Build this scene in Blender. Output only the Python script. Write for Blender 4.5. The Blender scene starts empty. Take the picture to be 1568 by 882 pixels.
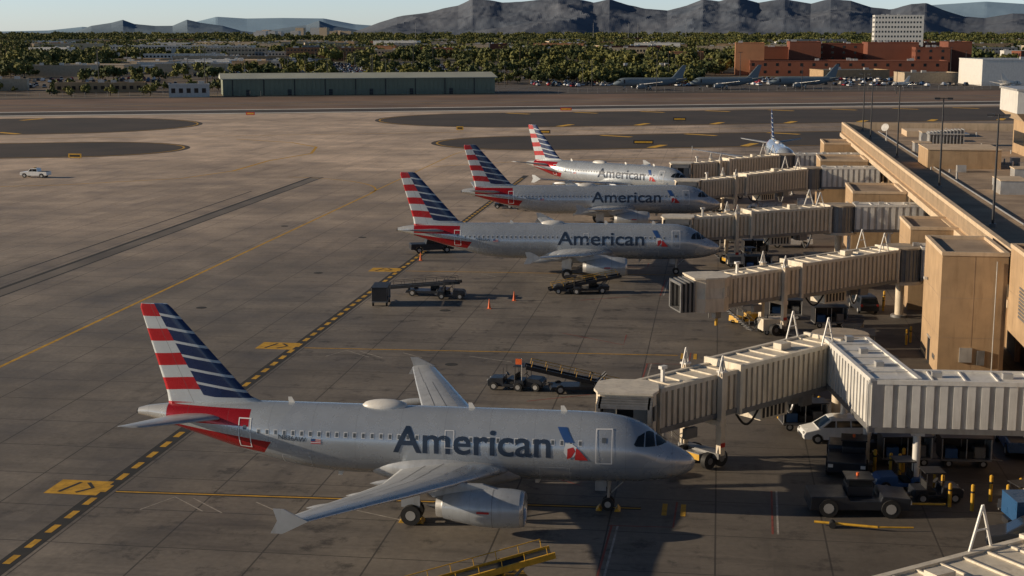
import bpy, bmesh, math, random
import numpy as np
from mathutils import Vector, Matrix, noise
random.seed(7)
scene=bpy.context.scene
COL=scene.collection
R=math.radians

# ------------------------------------------------------------ materials
class NT:
    def __init__(s,name):
        s.m=bpy.data.materials.new(name); s.m.use_nodes=True
        s.nt=s.m.node_tree; s.b=s.nt.nodes["Principled BSDF"]
    def n(s,t,**kw):
        x=s.nt.nodes.new(t)
        for k,v in kw.items(): setattr(x,k,v)
        return x
    def set(s,inp,v):
        if hasattr(v,'is_linked') or isinstance(v,bpy.types.NodeSocket): s.nt.links.new(v,inp)
        else: inp.default_value=v
    def M(s,op,a,b=0.0,c=None):
        x=s.n("ShaderNodeMath",operation=op); s.set(x.inputs[0],a); s.set(x.inputs[1],b)
        if c is not None: s.set(x.inputs[2],c)
        return x.outputs[0]
    def mix(s,f,a,b,mode='MIX'):
        x=s.n("ShaderNodeMix",data_type='RGBA',blend_type=mode)
        s.set(x.inputs[0],f); s.set(x.inputs[6],a); s.set(x.inputs[7],b)
        return x.outputs[2]
    def coord(s,which="Object"): return s.n("ShaderNodeTexCoord").outputs[which]
    def sep(s,v):
        x=s.n("ShaderNodeSeparateXYZ"); s.set(x.inputs[0],v); return x.outputs
    def noise(s,scale,detail=4,rough=.55,vec=None,out=0):
        x=s.n("ShaderNodeTexNoise"); x.inputs["Scale"].default_value=scale; x.inputs["Detail"].default_value=detail
        x.inputs["Roughness"].default_value=rough
        if vec is not None: s.set(x.inputs["Vector"],vec)
        return x.outputs[out]
    def mapr(s,v,a,b,c=0.0,d=1.0):
        x=s.n("ShaderNodeMapRange"); s.set(x.inputs[0],v)
        for i,k in enumerate((a,b,c,d)): x.inputs[i+1].default_value=k
        return x.outputs[0]
    def vscale(s,v,sc):
        x=s.n("ShaderNodeMapping"); s.set(x.inputs[0],v); x.inputs["Scale"].default_value=sc; return x.outputs[0]
    def bump(s,h,st=.3,dist=.05):
        x=s.n("ShaderNodeBump"); x.inputs["Strength"].default_value=st; x.inputs["Distance"].default_value=dist
        s.set(x.inputs["Height"],h); s.set(s.b.inputs["Normal"],x.outputs[0])
def c4(c): return (c[0],c[1],c[2],1.0)
_mc={}
def mat(name,col,rough=.6,metal=0.0,var=.15,scale=1.5,bump=0.0,dirt=0.0):
    if name in _mc: return _mc[name]
    t=NT(name); co=t.coord()
    nz=t.noise(scale,5,.6,co)
    f=t.mapr(nz,.3,.7,1-var,1+var)
    cc=t.mix(1.0,c4(col),(1,1,1,1),'MULTIPLY')
    x=t.n("ShaderNodeVectorMath",operation='SCALE'); t.set(x.inputs[0],cc); t.set(x.inputs[3],f); cc=x.outputs[0]
    if dirt>0:
        st=t.noise(1.0,6,.65,t.vscale(co,(2.5,2.5,.35)))
        cc=t.mix(t.mapr(st,.5,.75,0,dirt),cc,c4((col[0]*.35,col[1]*.3,col[2]*.25)))
    t.set(t.b.inputs["Base Color"],cc)
    t.b.inputs["Metallic"].default_value=metal
    t.set(t.b.inputs["Roughness"],t.mapr(nz,.3,.7,max(.05,rough-.08),min(1,rough+.08)))
    if bump>0: t.bump(t.noise(scale*8,4,.6,co),bump,.02)
    _mc[name]=t.m
    return t.m

# ------------------------------------------------------------ mesh builder
class MB:
    def __init__(s): s.v=[]; s.f=[]; s.mi=[]; s.mats=[]; s.sm=[]
    def mid(s,m):
        if m not in s.mats: s.mats.append(m)
        return s.mats.index(m)
    def add(s,vs,fs,m,smooth=False,M=None):
        o=len(s.v)
        if M is not None: vs=[M@Vector(p) for p in vs]
        s.v+= [tuple(p) for p in vs]
        k=s.mid(m)
        for f in fs: s.f.append([i+o for i in f]); s.mi.append(k); s.sm.append(smooth)
    def hexa(s,p,m,M=None):
        s.add(p,[(0,3,2,1),(4,5,6,7),(0,1,5,4),(1,2,6,5),(2,3,7,6),(3,0,4,7)],m,False,M)
    def box(s,x0,y0,z0,x1,y1,z1,m,M=None):
        if x0>x1:x0,x1=x1,x0
        if y0>y1:y0,y1=y1,y0
        if z0>z1:z0,z1=z1,z0
        s.hexa([(x0,y0,z0),(x1,y0,z0),(x1,y1,z0),(x0,y1,z0),(x0,y0,z1),(x1,y0,z1),(x1,y1,z1),(x0,y1,z1)],m,M)
    def cyl(s,p0,p1,r0,r1=None,m=None,n=12,M=None,caps=True,smooth=True):
        if r1 is None:r1=r0
        p0=Vector(p0);p1=Vector(p1);d=(p1-p0).normalized()
        a=Vector((0,0,1)) if abs(d.z)<.9 else Vector((1,0,0))
        u=d.cross(a).normalized();w=d.cross(u)
        vs=[];
        for (p,r) in ((p0,r0),(p1,r1)):
            for i in range(n):
                t=2*math.pi*i/n; vs.append(p+u*r*math.cos(t)+w*r*math.sin(t))
        fs=[(i,(i+1)%n,n+(i+1)%n,n+i) for i in range(n)]
        s.add(vs,fs,m,smooth,M)
        if caps: 
            s.add(vs[:n],[tuple(range(n-1,-1,-1))],m,False,M); s.add(vs[n:],[tuple(range(n))],m,False,M)
    def bar(s,p0,p1,w,m,M=None): s.cyl(p0,p1,w*.5,w*.5,m,6,M)
    def loft(s,rings,m,closed=True,caps=True,smooth=True,M=None):
        n=len(rings[0]); vs=[p for r in rings for p in r]; fs=[]
        for k in range(len(rings)-1):
            for i in range(n if closed else n-1):
                j=(i+1)%n; fs.append((k*n+i,k*n+j,(k+1)*n+j,(k+1)*n+i))
        s.add(vs,fs,m,smooth,M)
        if caps and closed:
            s.add(rings[0],[tuple(range(n-1,-1,-1))],m,False,M); s.add(rings[-1],[tuple(range(n))],m,False,M)
    def prism(s,prof,y0,y1,m,M=None,inset=0,smooth=False):
        n=len(prof); a=[(x,y0,z) for x,z in prof]; b=[(x,y1,z) for x,z in prof]
        s.add(a+b,[(i,(i+1)%n,n+(i+1)%n,n+i) for i in range(n)]+[tuple(range(n-1,-1,-1)),tuple(range(n,2*n))],m,smooth,M)
    def poly(s,pts,m,M=None): s.add(pts,[tuple(range(len(pts)))],m,False,M)
    def obj(s,name,parent=None,bevel=0,loc=None,rot=None,recalc=True):
        me=bpy.data.meshes.new(name); me.from_pydata(s.v,[],s.f)
        for m in s.mats: me.materials.append(m)
        me.polygons.foreach_set("material_index",s.mi); me.polygons.foreach_set("use_smooth",s.sm)
        if recalc:
            bm=bmesh.new(); bm.from_mesh(me); bmesh.ops.recalc_face_normals(bm,faces=bm.faces); bm.to_mesh(me); bm.free()
        me.update()
        o=bpy.data.objects.new(name,me); COL.objects.link(o)
        if parent: o.parent=parent
        if loc: o.location=loc
        if rot: o.rotation_euler=(0,0,rot)
        if bevel:
            b=o.modifiers.new("b","BEVEL"); b.width=bevel; b.segments=2; b.limit_method='ANGLE'
        return o
def empty(name,loc=(0,0,0),rot=0):
    e=bpy.data.objects.new(name,None); COL.objects.link(e); e.location=loc; e.rotation_euler=(0,0,rot); return e
def TR(x,y,z=0,a=0): return Matrix.Translation((x,y,z))@Matrix.Rotation(a,4,'Z')

# ------------------------------------------------------------ common materials
M_white=mat("white_paint",(.70,.68,.63),.4,0,.08,1,0,.35)
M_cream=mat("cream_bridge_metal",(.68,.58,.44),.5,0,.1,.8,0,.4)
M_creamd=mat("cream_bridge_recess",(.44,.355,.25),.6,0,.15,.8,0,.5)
M_cream2=mat("cream_roof_metal",(.68,.61,.49),.5,0,.14,.8,0,.45)
M_tan=mat("tan_stucco",(.41,.28,.16),.85,0,.16,.5,.15,.4)
M_tan2=mat("tan_parapet",(.60,.46,.31),.8,0,.14,.5,.1,.35)
M_roof=mat("roof_gravel",(.34,.25,.17),.95,0,.35,.22,.2,.3)
M_dark=mat("dark_metal",(.03,.03,.033),.5,.2,.2)
M_black=mat("black_rubber",(.018,.018,.018),.75,0,.2,3)
M_grey=mat("grey_metal",(.22,.22,.22),.45,.4,.15,1,0,.3)
M_lgrey=mat("light_grey_metal",(.45,.44,.42),.4,.3,.12,1,0,.25)
M_glass=mat("dark_glass",(.012,.016,.02),.08,0,.1)
M_yel=mat("yellow_paint",(.58,.33,.03),.5,0,.15,3,0,.45)
M_ymark=mat("yellow_marking",(.56,.31,.025),.8,0,.3,1.2,0,.45)
M_ymark2=mat("yellow_shoulder_marking",(.75,.42,.03),.8,0,.2,.5)
M_wmark=mat("white_marking",(.36,.33,.29),.8,0,.4,1.5,0,.5)
M_wmark2=mat("runway_white",(.8,.77,.70),.8,0,.15,.2)
M_rmark=mat("red_marking",(.24,.06,.045),.8,0,.4,1.5)
M_bmark=mat("black_marking",(.025,.025,.024),.85,0,.3,1.5)
M_orange=mat("orange_plastic",(.75,.14,.03),.5)
M_red=mat("red_paint",(.45,.03,.02),.4)
M_blue=mat("blue_paint",(.03,.10,.25),.4)
M_brick=mat("red_brick",(.19,.065,.038),.9,0,.15,.1)
M_brickl=mat("orange_brick",(.38,.18,.09),.9,0,.15,.1)

# ------------------------------------------------------------ ground
def rect_sheet(name,pts,z,m):
    b=MB(); b.poly([(x,y,z) for x,y in pts],m); return b.obj(name)
t=NT("desert_ground"); co=t.coord()
n1=t.noise(.004,6,.6,co); n2=t.noise(.05,5,.6,co)
cc=t.mix(t.mapr(n1,.4,.6),(.10,.07,.048,1),(.16,.115,.075,1))
cc=t.mix(t.mapr(n2,.45,.7,0,.7),cc,(.055,.055,.032,1))
sx,sy,sz=t.sep(co)
far=t.mapr(sy,800,1150)
cc=t.mix(far,cc,t.mix(t.mapr(n2,.4,.6),(.04,.045,.025,1),(.12,.10,.06,1)))
t.set(t.b.inputs["Base Color"],cc); t.b.inputs["Roughness"].default_value=.95
rect_sheet("ground",[(-16000,-300),(16000,-300),(16000,26000),(-16000,26000)],-.06,t.m)

t=NT("apron_concrete"); co=t.coord(); sx,sy,sz=t.sep(co)
P=6.1
def joints(P,w,off=0.0):
    fx=t.M('ABSOLUTE',t.M('SUBTRACT',t.M('FRACT',t.M('DIVIDE',t.M('ADD',sx,1000+off),P)),.5))
    fy=t.M('ABSOLUTE',t.M('SUBTRACT',t.M('FRACT',t.M('DIVIDE',t.M('ADD',sy,1000+off),P)),.5))
    return t.M('MAXIMUM',t.M('GREATER_THAN',fx,.5-w/P),t.M('GREATER_THAN',fy,.5-w/P))
J=joints(P,.05)
def slabs(P,o):
    fl=t.n("ShaderNodeCombineXYZ"); t.set(fl.inputs[0],t.M('FLOOR',t.M('ADD',t.M('DIVIDE',t.M('ADD',sx,1000),P),o))); t.set(fl.inputs[1],t.M('FLOOR',t.M('ADD',t.M('DIVIDE',t.M('ADD',sy,1000),P),o)))
    wn=t.n("ShaderNodeTexWhiteNoise",noise_dimensions='2D'); t.set(wn.inputs["Vector"],fl.outputs[0]); return wn.outputs[0]
slab=t.M('MULTIPLY',t.mapr(slabs(P,.5),0,1,.91,1.07),t.mapr(slabs(P*3,.5),0,1,.93,1.06))
big=t.noise(.018,5,.6,co); med=t.noise(.12,6,.65,co); fine=t.noise(2.5,5,.6,co)
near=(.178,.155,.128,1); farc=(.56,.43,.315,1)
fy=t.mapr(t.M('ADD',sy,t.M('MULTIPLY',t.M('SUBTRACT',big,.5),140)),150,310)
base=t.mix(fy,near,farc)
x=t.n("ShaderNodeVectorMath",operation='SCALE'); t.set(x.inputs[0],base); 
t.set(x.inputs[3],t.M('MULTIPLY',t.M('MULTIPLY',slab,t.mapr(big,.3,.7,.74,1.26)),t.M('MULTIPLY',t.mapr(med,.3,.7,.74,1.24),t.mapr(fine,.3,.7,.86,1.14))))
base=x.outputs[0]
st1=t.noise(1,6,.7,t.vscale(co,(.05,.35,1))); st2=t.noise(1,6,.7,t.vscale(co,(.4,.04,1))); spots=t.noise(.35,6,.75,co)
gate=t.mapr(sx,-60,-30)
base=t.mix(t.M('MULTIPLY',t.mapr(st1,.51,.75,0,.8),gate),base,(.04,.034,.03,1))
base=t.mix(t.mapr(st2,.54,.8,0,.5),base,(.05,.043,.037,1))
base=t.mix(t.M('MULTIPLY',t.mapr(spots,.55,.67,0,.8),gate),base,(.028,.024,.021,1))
base=t.mix(t.M('MULTIPLY',t.mapr(sx,-6,8,0,.7),t.mapr(med,.35,.6,.5,1)),base,(.038,.032,.027,1))  # blotchy darkening painted on the terminal side, stands in for shade there
base=t.mix(t.M('MULTIPLY',J,t.mapr(sy,100,330,.78,.4)),base,(.03,.026,.023,1))
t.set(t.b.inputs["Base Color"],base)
t.set(t.b.inputs["Roughness"],t.mapr(med,.3,.7,.6,.85)); t.bump(fine,.15,.02)
M_apron=t.m
t=NT("island_asphalt"); co=t.coord(); n1=t.noise(.05,6,.7,co); n2=t.noise(1.0,4,.6,co)
t.set(t.b.inputs["Base Color"],t.mix(t.mapr(n1,.35,.65),(.03,.024,.02,1),(.062,.045,.034,1))); t.b.inputs["Roughness"].default_value=.9
M_asph=t.m
e20=(math.cos(R(20.3)),math.sin(R(20.3))); n20=(-e20[1],e20[0])
def EN(e,n): return (e*e20[0]+n*n20[0], e*e20[1]+n*n20[1])
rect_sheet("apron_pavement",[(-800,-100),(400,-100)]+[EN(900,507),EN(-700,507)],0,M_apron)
def island(name,e0,e1,n0,n1,z=.02,sgn=1):
    pts=[]; nc=(n0+n1)/2; r=(n1-n0)/2
    for i in range(25):
        a=math.pi/2+math.pi*i/24
        pts.append(EN(e0+sgn*(r*1.1+ r*1.1*math.cos(a)),nc+r*math.sin(a)))
    pts+= [EN(e1,n0),EN(e1,n1)]
    rect_sheet(name,pts,z,M_asph)
    b=MB()
    out=[]; 
    for i in range(25):
        a=math.pi/2+math.pi*i/24
        out.append((Vector((*EN(e0+sgn*(r*1.1+(r*1.1-1.2)*math.cos(a)),nc+(r-1.2)*math.sin(a)),z+.01)),Vector((*EN(e0+sgn*(r*1.1+(r*1.1-1.7)*math.cos(a)),nc+(r-1.7)*math.sin(a)),z+.01))))
    out=[(Vector((*EN(e1,n1-1.2),z+.01)),Vector((*EN(e1,n1-1.7),z+.01)))]+out+[(Vector((*EN(e1,n0+1.2),z+.01)),Vector((*EN(e1,n0+1.7),z+.01)))]
    for i in range(len(out)-1):
        b.poly([out[i][0],out[i][1],out[i+1][1],out[i+1][0]],M_ymark)
    k=e0+sgn*50
    while abs(k-e0)<520:
        for nn,dn in ((n0+3,8),(n1-3,-8)):
            p=EN(k,nn);q=EN(k+sgn*6,nn+dn)
            d=Vector((q[0]-p[0],q[1]-p[1])).normalized()*1.1; pr=Vector((-d.y,d.x))
            b.poly([(p[0]+pr.x,p[1]+pr.y,z+.02),(p[0]-pr.x,p[1]-pr.y,z+.02),(q[0]-pr.x,q[1]-pr.y,z+.02),(q[0]+pr.x,q[1]+pr.y,z+.02)],M_ymark2)
        k+=sgn*24
    b.obj(name+"_marking")
island("asphalt_island",57,900,421,500,sgn=1)
island("asphalt_island",59,900,338,388,sgn=1)
island("asphalt_island",4,-700,421,500,sgn=-1)
island("asphalt_island",0,-700,342,390,sgn=-1)
def band(name,n0,n1,z,m,e0=-800,e1=1100): rect_sheet(name,[EN(e0,n0),EN(e1,n0),EN(e1,n1),EN(e0,n1)],z,m)
M_runway=mat("runway_asphalt",(.045,.036,.03),.85,0,.3,.05)
M_paleconc=mat("pale_concrete",(.50,.39,.29),.85,0,.15,.05)
M_dirt=mat("infield_dirt",(.165,.10,.064),.95,0,.3,.03)
M_oldtwy=mat("old_taxiway",(.17,.12,.088),.9,0,.25,.05)
band("runway_shoulder",507,513,.0,M_paleconc)
band("runway",513,541,.0,M_runway)
band("runway_stripe",514.0,517.0,.03,M_wmark2)
band("runway_stripe",537.2,540.2,.03,M_wmark2)
band("infield_dirt",541,562,-.02,M_dirt)
band("taxiway",562,596,.0,M_oldtwy)
band("taxiway_edge_line",577,577.8,.03,M_ymark)
band("infield_dirt",596,640,-.02,M_dirt)
band("service_road",640,650,.0,M_runway)
band("cargo_ramp",655,760,-.02,mat("ramp_pavement",(.085,.07,.058),.9,0,.3,.04),90,700)

mk=MB()
def strip(pts,w,m,z=.004):
    V=[Vector((p[0],p[1])) for p in pts]
    L=[];Rr=[]
    for i,p in enumerate(V):
        d=(V[min(i+1,len(V)-1)]-V[max(i-1,0)]).normalized(); n=Vector((-d.y,d.x))*w/2
        L.append(p+n);Rr.append(p-n)
    for i in range(len(V)-1):
        mk.poly([(Rr[i].x,Rr[i].y,z),(Rr[i+1].x,Rr[i+1].y,z),(L[i+1].x,L[i+1].y,z),(L[i].x,L[i].y,z)],m)
strip([(-37,20),(-37,285)],1.1,M_bmark,.004)
y=20
while y<280: strip([(-37,y),(-37,y+1.35)],.42,M_ymark,.009); y+=2.5
strip([(-59.5,20),(-59.7,250)]+[(-59.7-(1-math.cos(a))*26,250+26*math.sin(a)) for a in [i*.12 for i in range(1,13)]],.35,M_ymark)
strip([(-60,250),(-60,330)]+[(-60+(1-math.cos(a))*20,330+30*math.sin(a)) for a in [i*.12 for i in range(1,12)]],.3,M_ymark)
strip([(-97,286),(-97,310),(-93,330),(-97,349),(-107,362),(-125,372)],.7,M_ymark)
strip([(-97,286),(-102,270),(-120,255),(-170,235)],.5,M_ymark)
strip([EN(-60,405),EN(500,405)],.5,M_ymark); strip([EN(-700,405),EN(-60,405)],.5,M_ymark)
strip([(-60,300),(-40,318),(20,342),(120,379)],.4,M_ymark)
for k,(yy,x1) in enumerate(((83.4,-4),(125.4,-3),(168.5,-3),(211,-3),(252,-5))):
    strip([(-36.2,yy-.7),(x1,yy+(.5 if k==0 else .8))],.55 if k==0 else .3,M_bmark,.004)
    strip([(-36.2,yy-.7),(x1,yy+(.5 if k==0 else .8))],.2,M_ymark,.009)
    bx=-38.8
    mk.poly([(bx-1.7,yy-1.6,.005),(bx+1.7,yy-1.6,.005),(bx+1.7,yy+1.2,.005),(bx-1.7,yy+1.2,.005)],M_ymark)
    strip([(bx-.9,yy-1.2),(bx-.3,yy+.8)],.25,M_bmark,.01); strip([(bx+.2,yy-1.2),(bx+.9,yy-.2),(bx+.2,yy+.8)],.25,M_bmark,.01)
    if k<3:
        zig=[(-33.4,yy-3.8),(-32.2,yy-1.2),(-29.6,yy-3.6)]
        strip(zig,.1,M_wmark,.006); strip([(-31,yy-1.3),(-28.4,yy-3.7)],.1,M_wmark,.006); strip([(-27,yy-1.5),(-25,yy-3.2)],.1,M_wmark,.006)
        strip([(-21,yy-2.0),(-17,yy-3.8)],.1,M_wmark,.006)
        strip([(-5.7,yy-13),(-5.5,yy-2.8)],.12,M_rmark,.006); strip([(-5.35,yy-13),(-5.15,yy-2.8)],.12,M_wmark,.006)
        strip([(3.6,yy-3),(3.8,yy+5)],.12,M_rmark,.006); strip([(3.9,yy-3),(4.1,yy+5)],.12,M_wmark,.006)
        strip([(-5.7,yy-2.8),(-2.0,yy-2.6),(-1.9,yy+2)],.12,M_rmark,.006)
        strip([(-14,yy+9),(-8,yy+4.5),(-8,yy+9)],.12,M_rmark,.006)
        strip([(-14,yy-17),(-9,yy-14)],.12,M_rmark,.006)
        strip([(-1.5,yy-.6),(-1.5,yy+1.6)],.3,M_ymark,.012); strip([(-2.6,yy-.6),(-2.6,yy+1.6)],.3,M_ymark,.012)
mk.obj("apron_markings",recalc=False)
dr=MB()
dr.poly([(-78.1,60,.004),(-77.5,60,.004),(-77.5,276,.004),(-78.1,276,.004)],M_bmark)
dr.poly([(-75.6,60,.004),(-75.3,60,.004),(-75.3,276,.004),(-75.6,276,.004)],M_bmark)
dr.poly([(-81.6,60,.004),(-81.3,60,.004),(-81.3,250,.004),(-81.6,250,.004)],M_bmark)
M_patch=mat("asphalt_patch",(.15,.13,.11),.85,0,.3,.1)
dr.poly([(-77.5,60,.003),(-75.6,60,.003),(-75.6,276,.003),(-77.5,276,.003)],M_patch)
dr.obj("trench_drain",recalc=False)
pits=MB()
for (px,py) in ((-46,165),(-41,108),(-52,142),(-27,144),(-22,120),(-62,205),(-30,205),(-48,195)):
    pits.cyl((px,py,0.0),(px,py,.012),.55,.55,M_bmark,16)
pits.obj("fuel_pit_covers")

# ------------------------------------------------------------ aircraft
def herm(xs,ys):
    xs=np.array(xs,float);ys=np.array(ys,float)
    d=np.diff(ys)/np.diff(xs); m=np.zeros(len(xs)); m[0]=d[0];m[-1]=d[-1]
    for i in range(1,len(xs)-1): m[i]=0 if d[i-1]*d[i]<=0 else 2*d[i-1]*d[i]/(d[i-1]+d[i])
    def f(x):
        i=int(np.clip(np.searchsorted(xs,x)-1,0,len(xs)-2)); h=xs[i+1]-xs[i]; t=(x-xs[i])/h
        t=min(max(t,0),1)
        return float((2*t**3-3*t*t+1)*ys[i]+(t**3-2*t*t+t)*h*m[i]+(-2*t**3+3*t*t)*ys[i+1]+(t**3-t*t)*h*m[i+1])
    return f
def tail_stripes(t,L,body,flip=False):
    co=t.coord(); sx,sy,sz=t.sep(co); d=t.M('MULTIPLY',sx,-1.0)
    silver=(.43,.47,.51,1); white=(.45,.49,.52,1); red=(.38,.012,.018,1); blue=(.010,.024,.085,1)
    nz=t.noise(.8,5,.6,co); 
    if body:
        def band(a0,a1,s,d0,ds):
            zz=t.M('ADD',sz,t.M('MULTIPLY',t.M('SUBTRACT',d,L-6.0),-s))
            return t.M('MULTIPLY',t.M('MULTIPLY',t.M('GREATER_THAN',zz,a0),t.M('LESS_THAN',zz,a1)),t.M('GREATER_THAN',t.M('ADD',d,t.M('MULTIPLY',sz,ds)),d0))
        m1=band(4.72,5.62,.0,L-7.4+.0,0.0)
        m2=band(3.30,4.16,.10,L-8.9+2.8,.7)
        m=t.M('MULTIPLY',t.M('MAXIMUM',m1,m2),t.M('LESS_THAN',d,L-1.95))
        wm=t.M('MULTIPLY',t.M('GREATER_THAN',t.M('ADD',d,t.M('MULTIPLY',sz,.7)),L-5.8),t.M('LESS_THAN',d,L-1.95))
        cc=t.mix(wm,silver,white); cc=t.mix(m,cc,red)
        cc=t.mix(t.M('GREATER_THAN',d,L-1.9),cc,(.6,.6,.58,1))
        cc=t.mix(t.M('LESS_THAN',d,1.15),cc,(.47,.49,.51,1))
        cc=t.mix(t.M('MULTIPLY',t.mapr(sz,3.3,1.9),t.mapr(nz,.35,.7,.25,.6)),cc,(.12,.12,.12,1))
        pl=t.M('LESS_THAN',t.M('ABSOLUTE',t.M('SUBTRACT',t.M('FRACT',t.M('DIVIDE',d,2.65)),.5)),.0045)
        cc=t.mix(t.M('MULTIPLY',pl,.4),cc,(.15,.15,.15,1))
        pl=t.M('LESS_THAN',t.M('ABSOLUTE',t.M('SUBTRACT',sz,3.05)),.012)
        cc=t.mix(t.M('MULTIPLY',pl,.35),cc,(.15,.15,.15,1))
    else:
        divd=t.M('GREATER_THAN',d,t.M('SUBTRACT',L-1.25,t.M('MULTIPLY',t.M('SUBTRACT',11.76,sz),.53)))
        wob=t.M('MULTIPLY',t.M('SINE',t.M('MULTIPLY',d,1.1)),.07)
        zr=t.M('FRACT',t.M('DIVIDE',t.M('ADD',t.M('SUBTRACT',11.8,sz),wob),1.52))
        isr=t.M('LESS_THAN',zr,.5)
        zb=t.M('FRACT',t.M('DIVIDE',t.M('ADD',t.M('SUBTRACT',11.8,sz),t.M('ADD',t.M('MULTIPLY',t.M('SUBTRACT',d,L),.16),.25)),.76))
        isb=t.M('LESS_THAN',zb,.8)
        cr=t.mix(isr,white,red); cb=t.mix(isb,white,blue)
        cc=t.mix(divd,cb,cr)
        cc=t.mix(t.M('LESS_THAN',sz,6.1),cc,white); cc=t.mix(t.M('LESS_THAN',sz,5.72),cc,red)
        rl=t.M('LESS_THAN',t.M('ABSOLUTE',t.M('SUBTRACT',d,t.M('SUBTRACT',L-1.0,t.M('MULTIPLY',t.M('SUBTRACT',11.76,sz),.42)))),.02)
        cc=t.mix(t.M('MULTIPLY',rl,.5),cc,(.1,.1,.1,1))
    x=t.n("ShaderNodeVectorMath",operation='SCALE'); t.set(x.inputs[0],cc); t.set(x.inputs[3],t.mapr(nz,.3,.7,.94,1.05))
    t.set(t.b.inputs["Base Color"],x.outputs[0]); t.set(t.b.inputs["Roughness"],t.mapr(nz,.3,.7,.24,.30))
    t.b.inputs["Metallic"].default_value=.4 if body else 0.0
    t.b.inputs["Coat Weight"].default_value=.4
M_wing=mat("wing_grey",(.40,.42,.44),.38,.25,.1,.7,0,.35)
M_wingle=mat("leading_edge_metal",(.62,.63,.63),.3,.7,.06)
M_text=mat("title_navy",(.020,.036,.068),.4,0,.05)
M_blue2=mat("logo_blue",(.02,.07,.22),.45,0,.05)
M_red2=mat("logo_red",(.42,.02,.02),.45,0,.05)
M_eagle=mat("logo_white",(.6,.62,.64),.45,0,.05)
M_door=mat("door_outline",(.66,.67,.68),.45,0,.05)
M_win=mat("cabin_window",(.10,.115,.13),.15,0,.2)
M_winf=mat("window_frame",(.54,.56,.58),.4,0,.05)
M_engine=mat("nacelle_paint",(.42,.45,.48),.33,.3,.08,1,0,.35)
M_tire=M_black
_tx={}
def get_text(s):
    if s in _tx: return _tx[s]
    cu=bpy.data.curves.new("t","FONT"); cu.body=s; cu.size=1; cu.offset=.014; cu.resolution_u=4
    ob=bpy.data.objects.new("t",cu); COL.objects.link(ob)
    bpy.context.view_layer.update()
    dg=bpy.context.evaluated_depsgraph_get()
    me=bpy.data.meshes.new_from_object(ob.evaluated_get(dg)); bpy.data.objects.remove(ob)
    bm=bmesh.new(); bm.from_mesh(me)
    xs=[v.co.x for v in bm.verts]; ys=[v.co.y for v in bm.verts]
    x0,x1,y0,y1=min(xs),max(xs),min(ys),max(ys)
    for v in bm.verts: v.co.x=(v.co.x-x0)/(x1-x0); v.co.y=(v.co.y-y0)/(y1-y0); v.co.z=0
    for k in range(1,12):
        bmesh.ops.bisect_plane(bm,geom=bm.verts[:]+bm.edges[:]+bm.faces[:],plane_co=(0,k/12,0),plane_no=(0,1,0))
    bm.verts.index_update(); fs=[[v.index for v in f.verts] for f in bm.faces]
    vs=[v.co.copy() for v in bm.verts]
    bm.free(); _tx[s]=(vs,fs); return vs,fs
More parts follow.
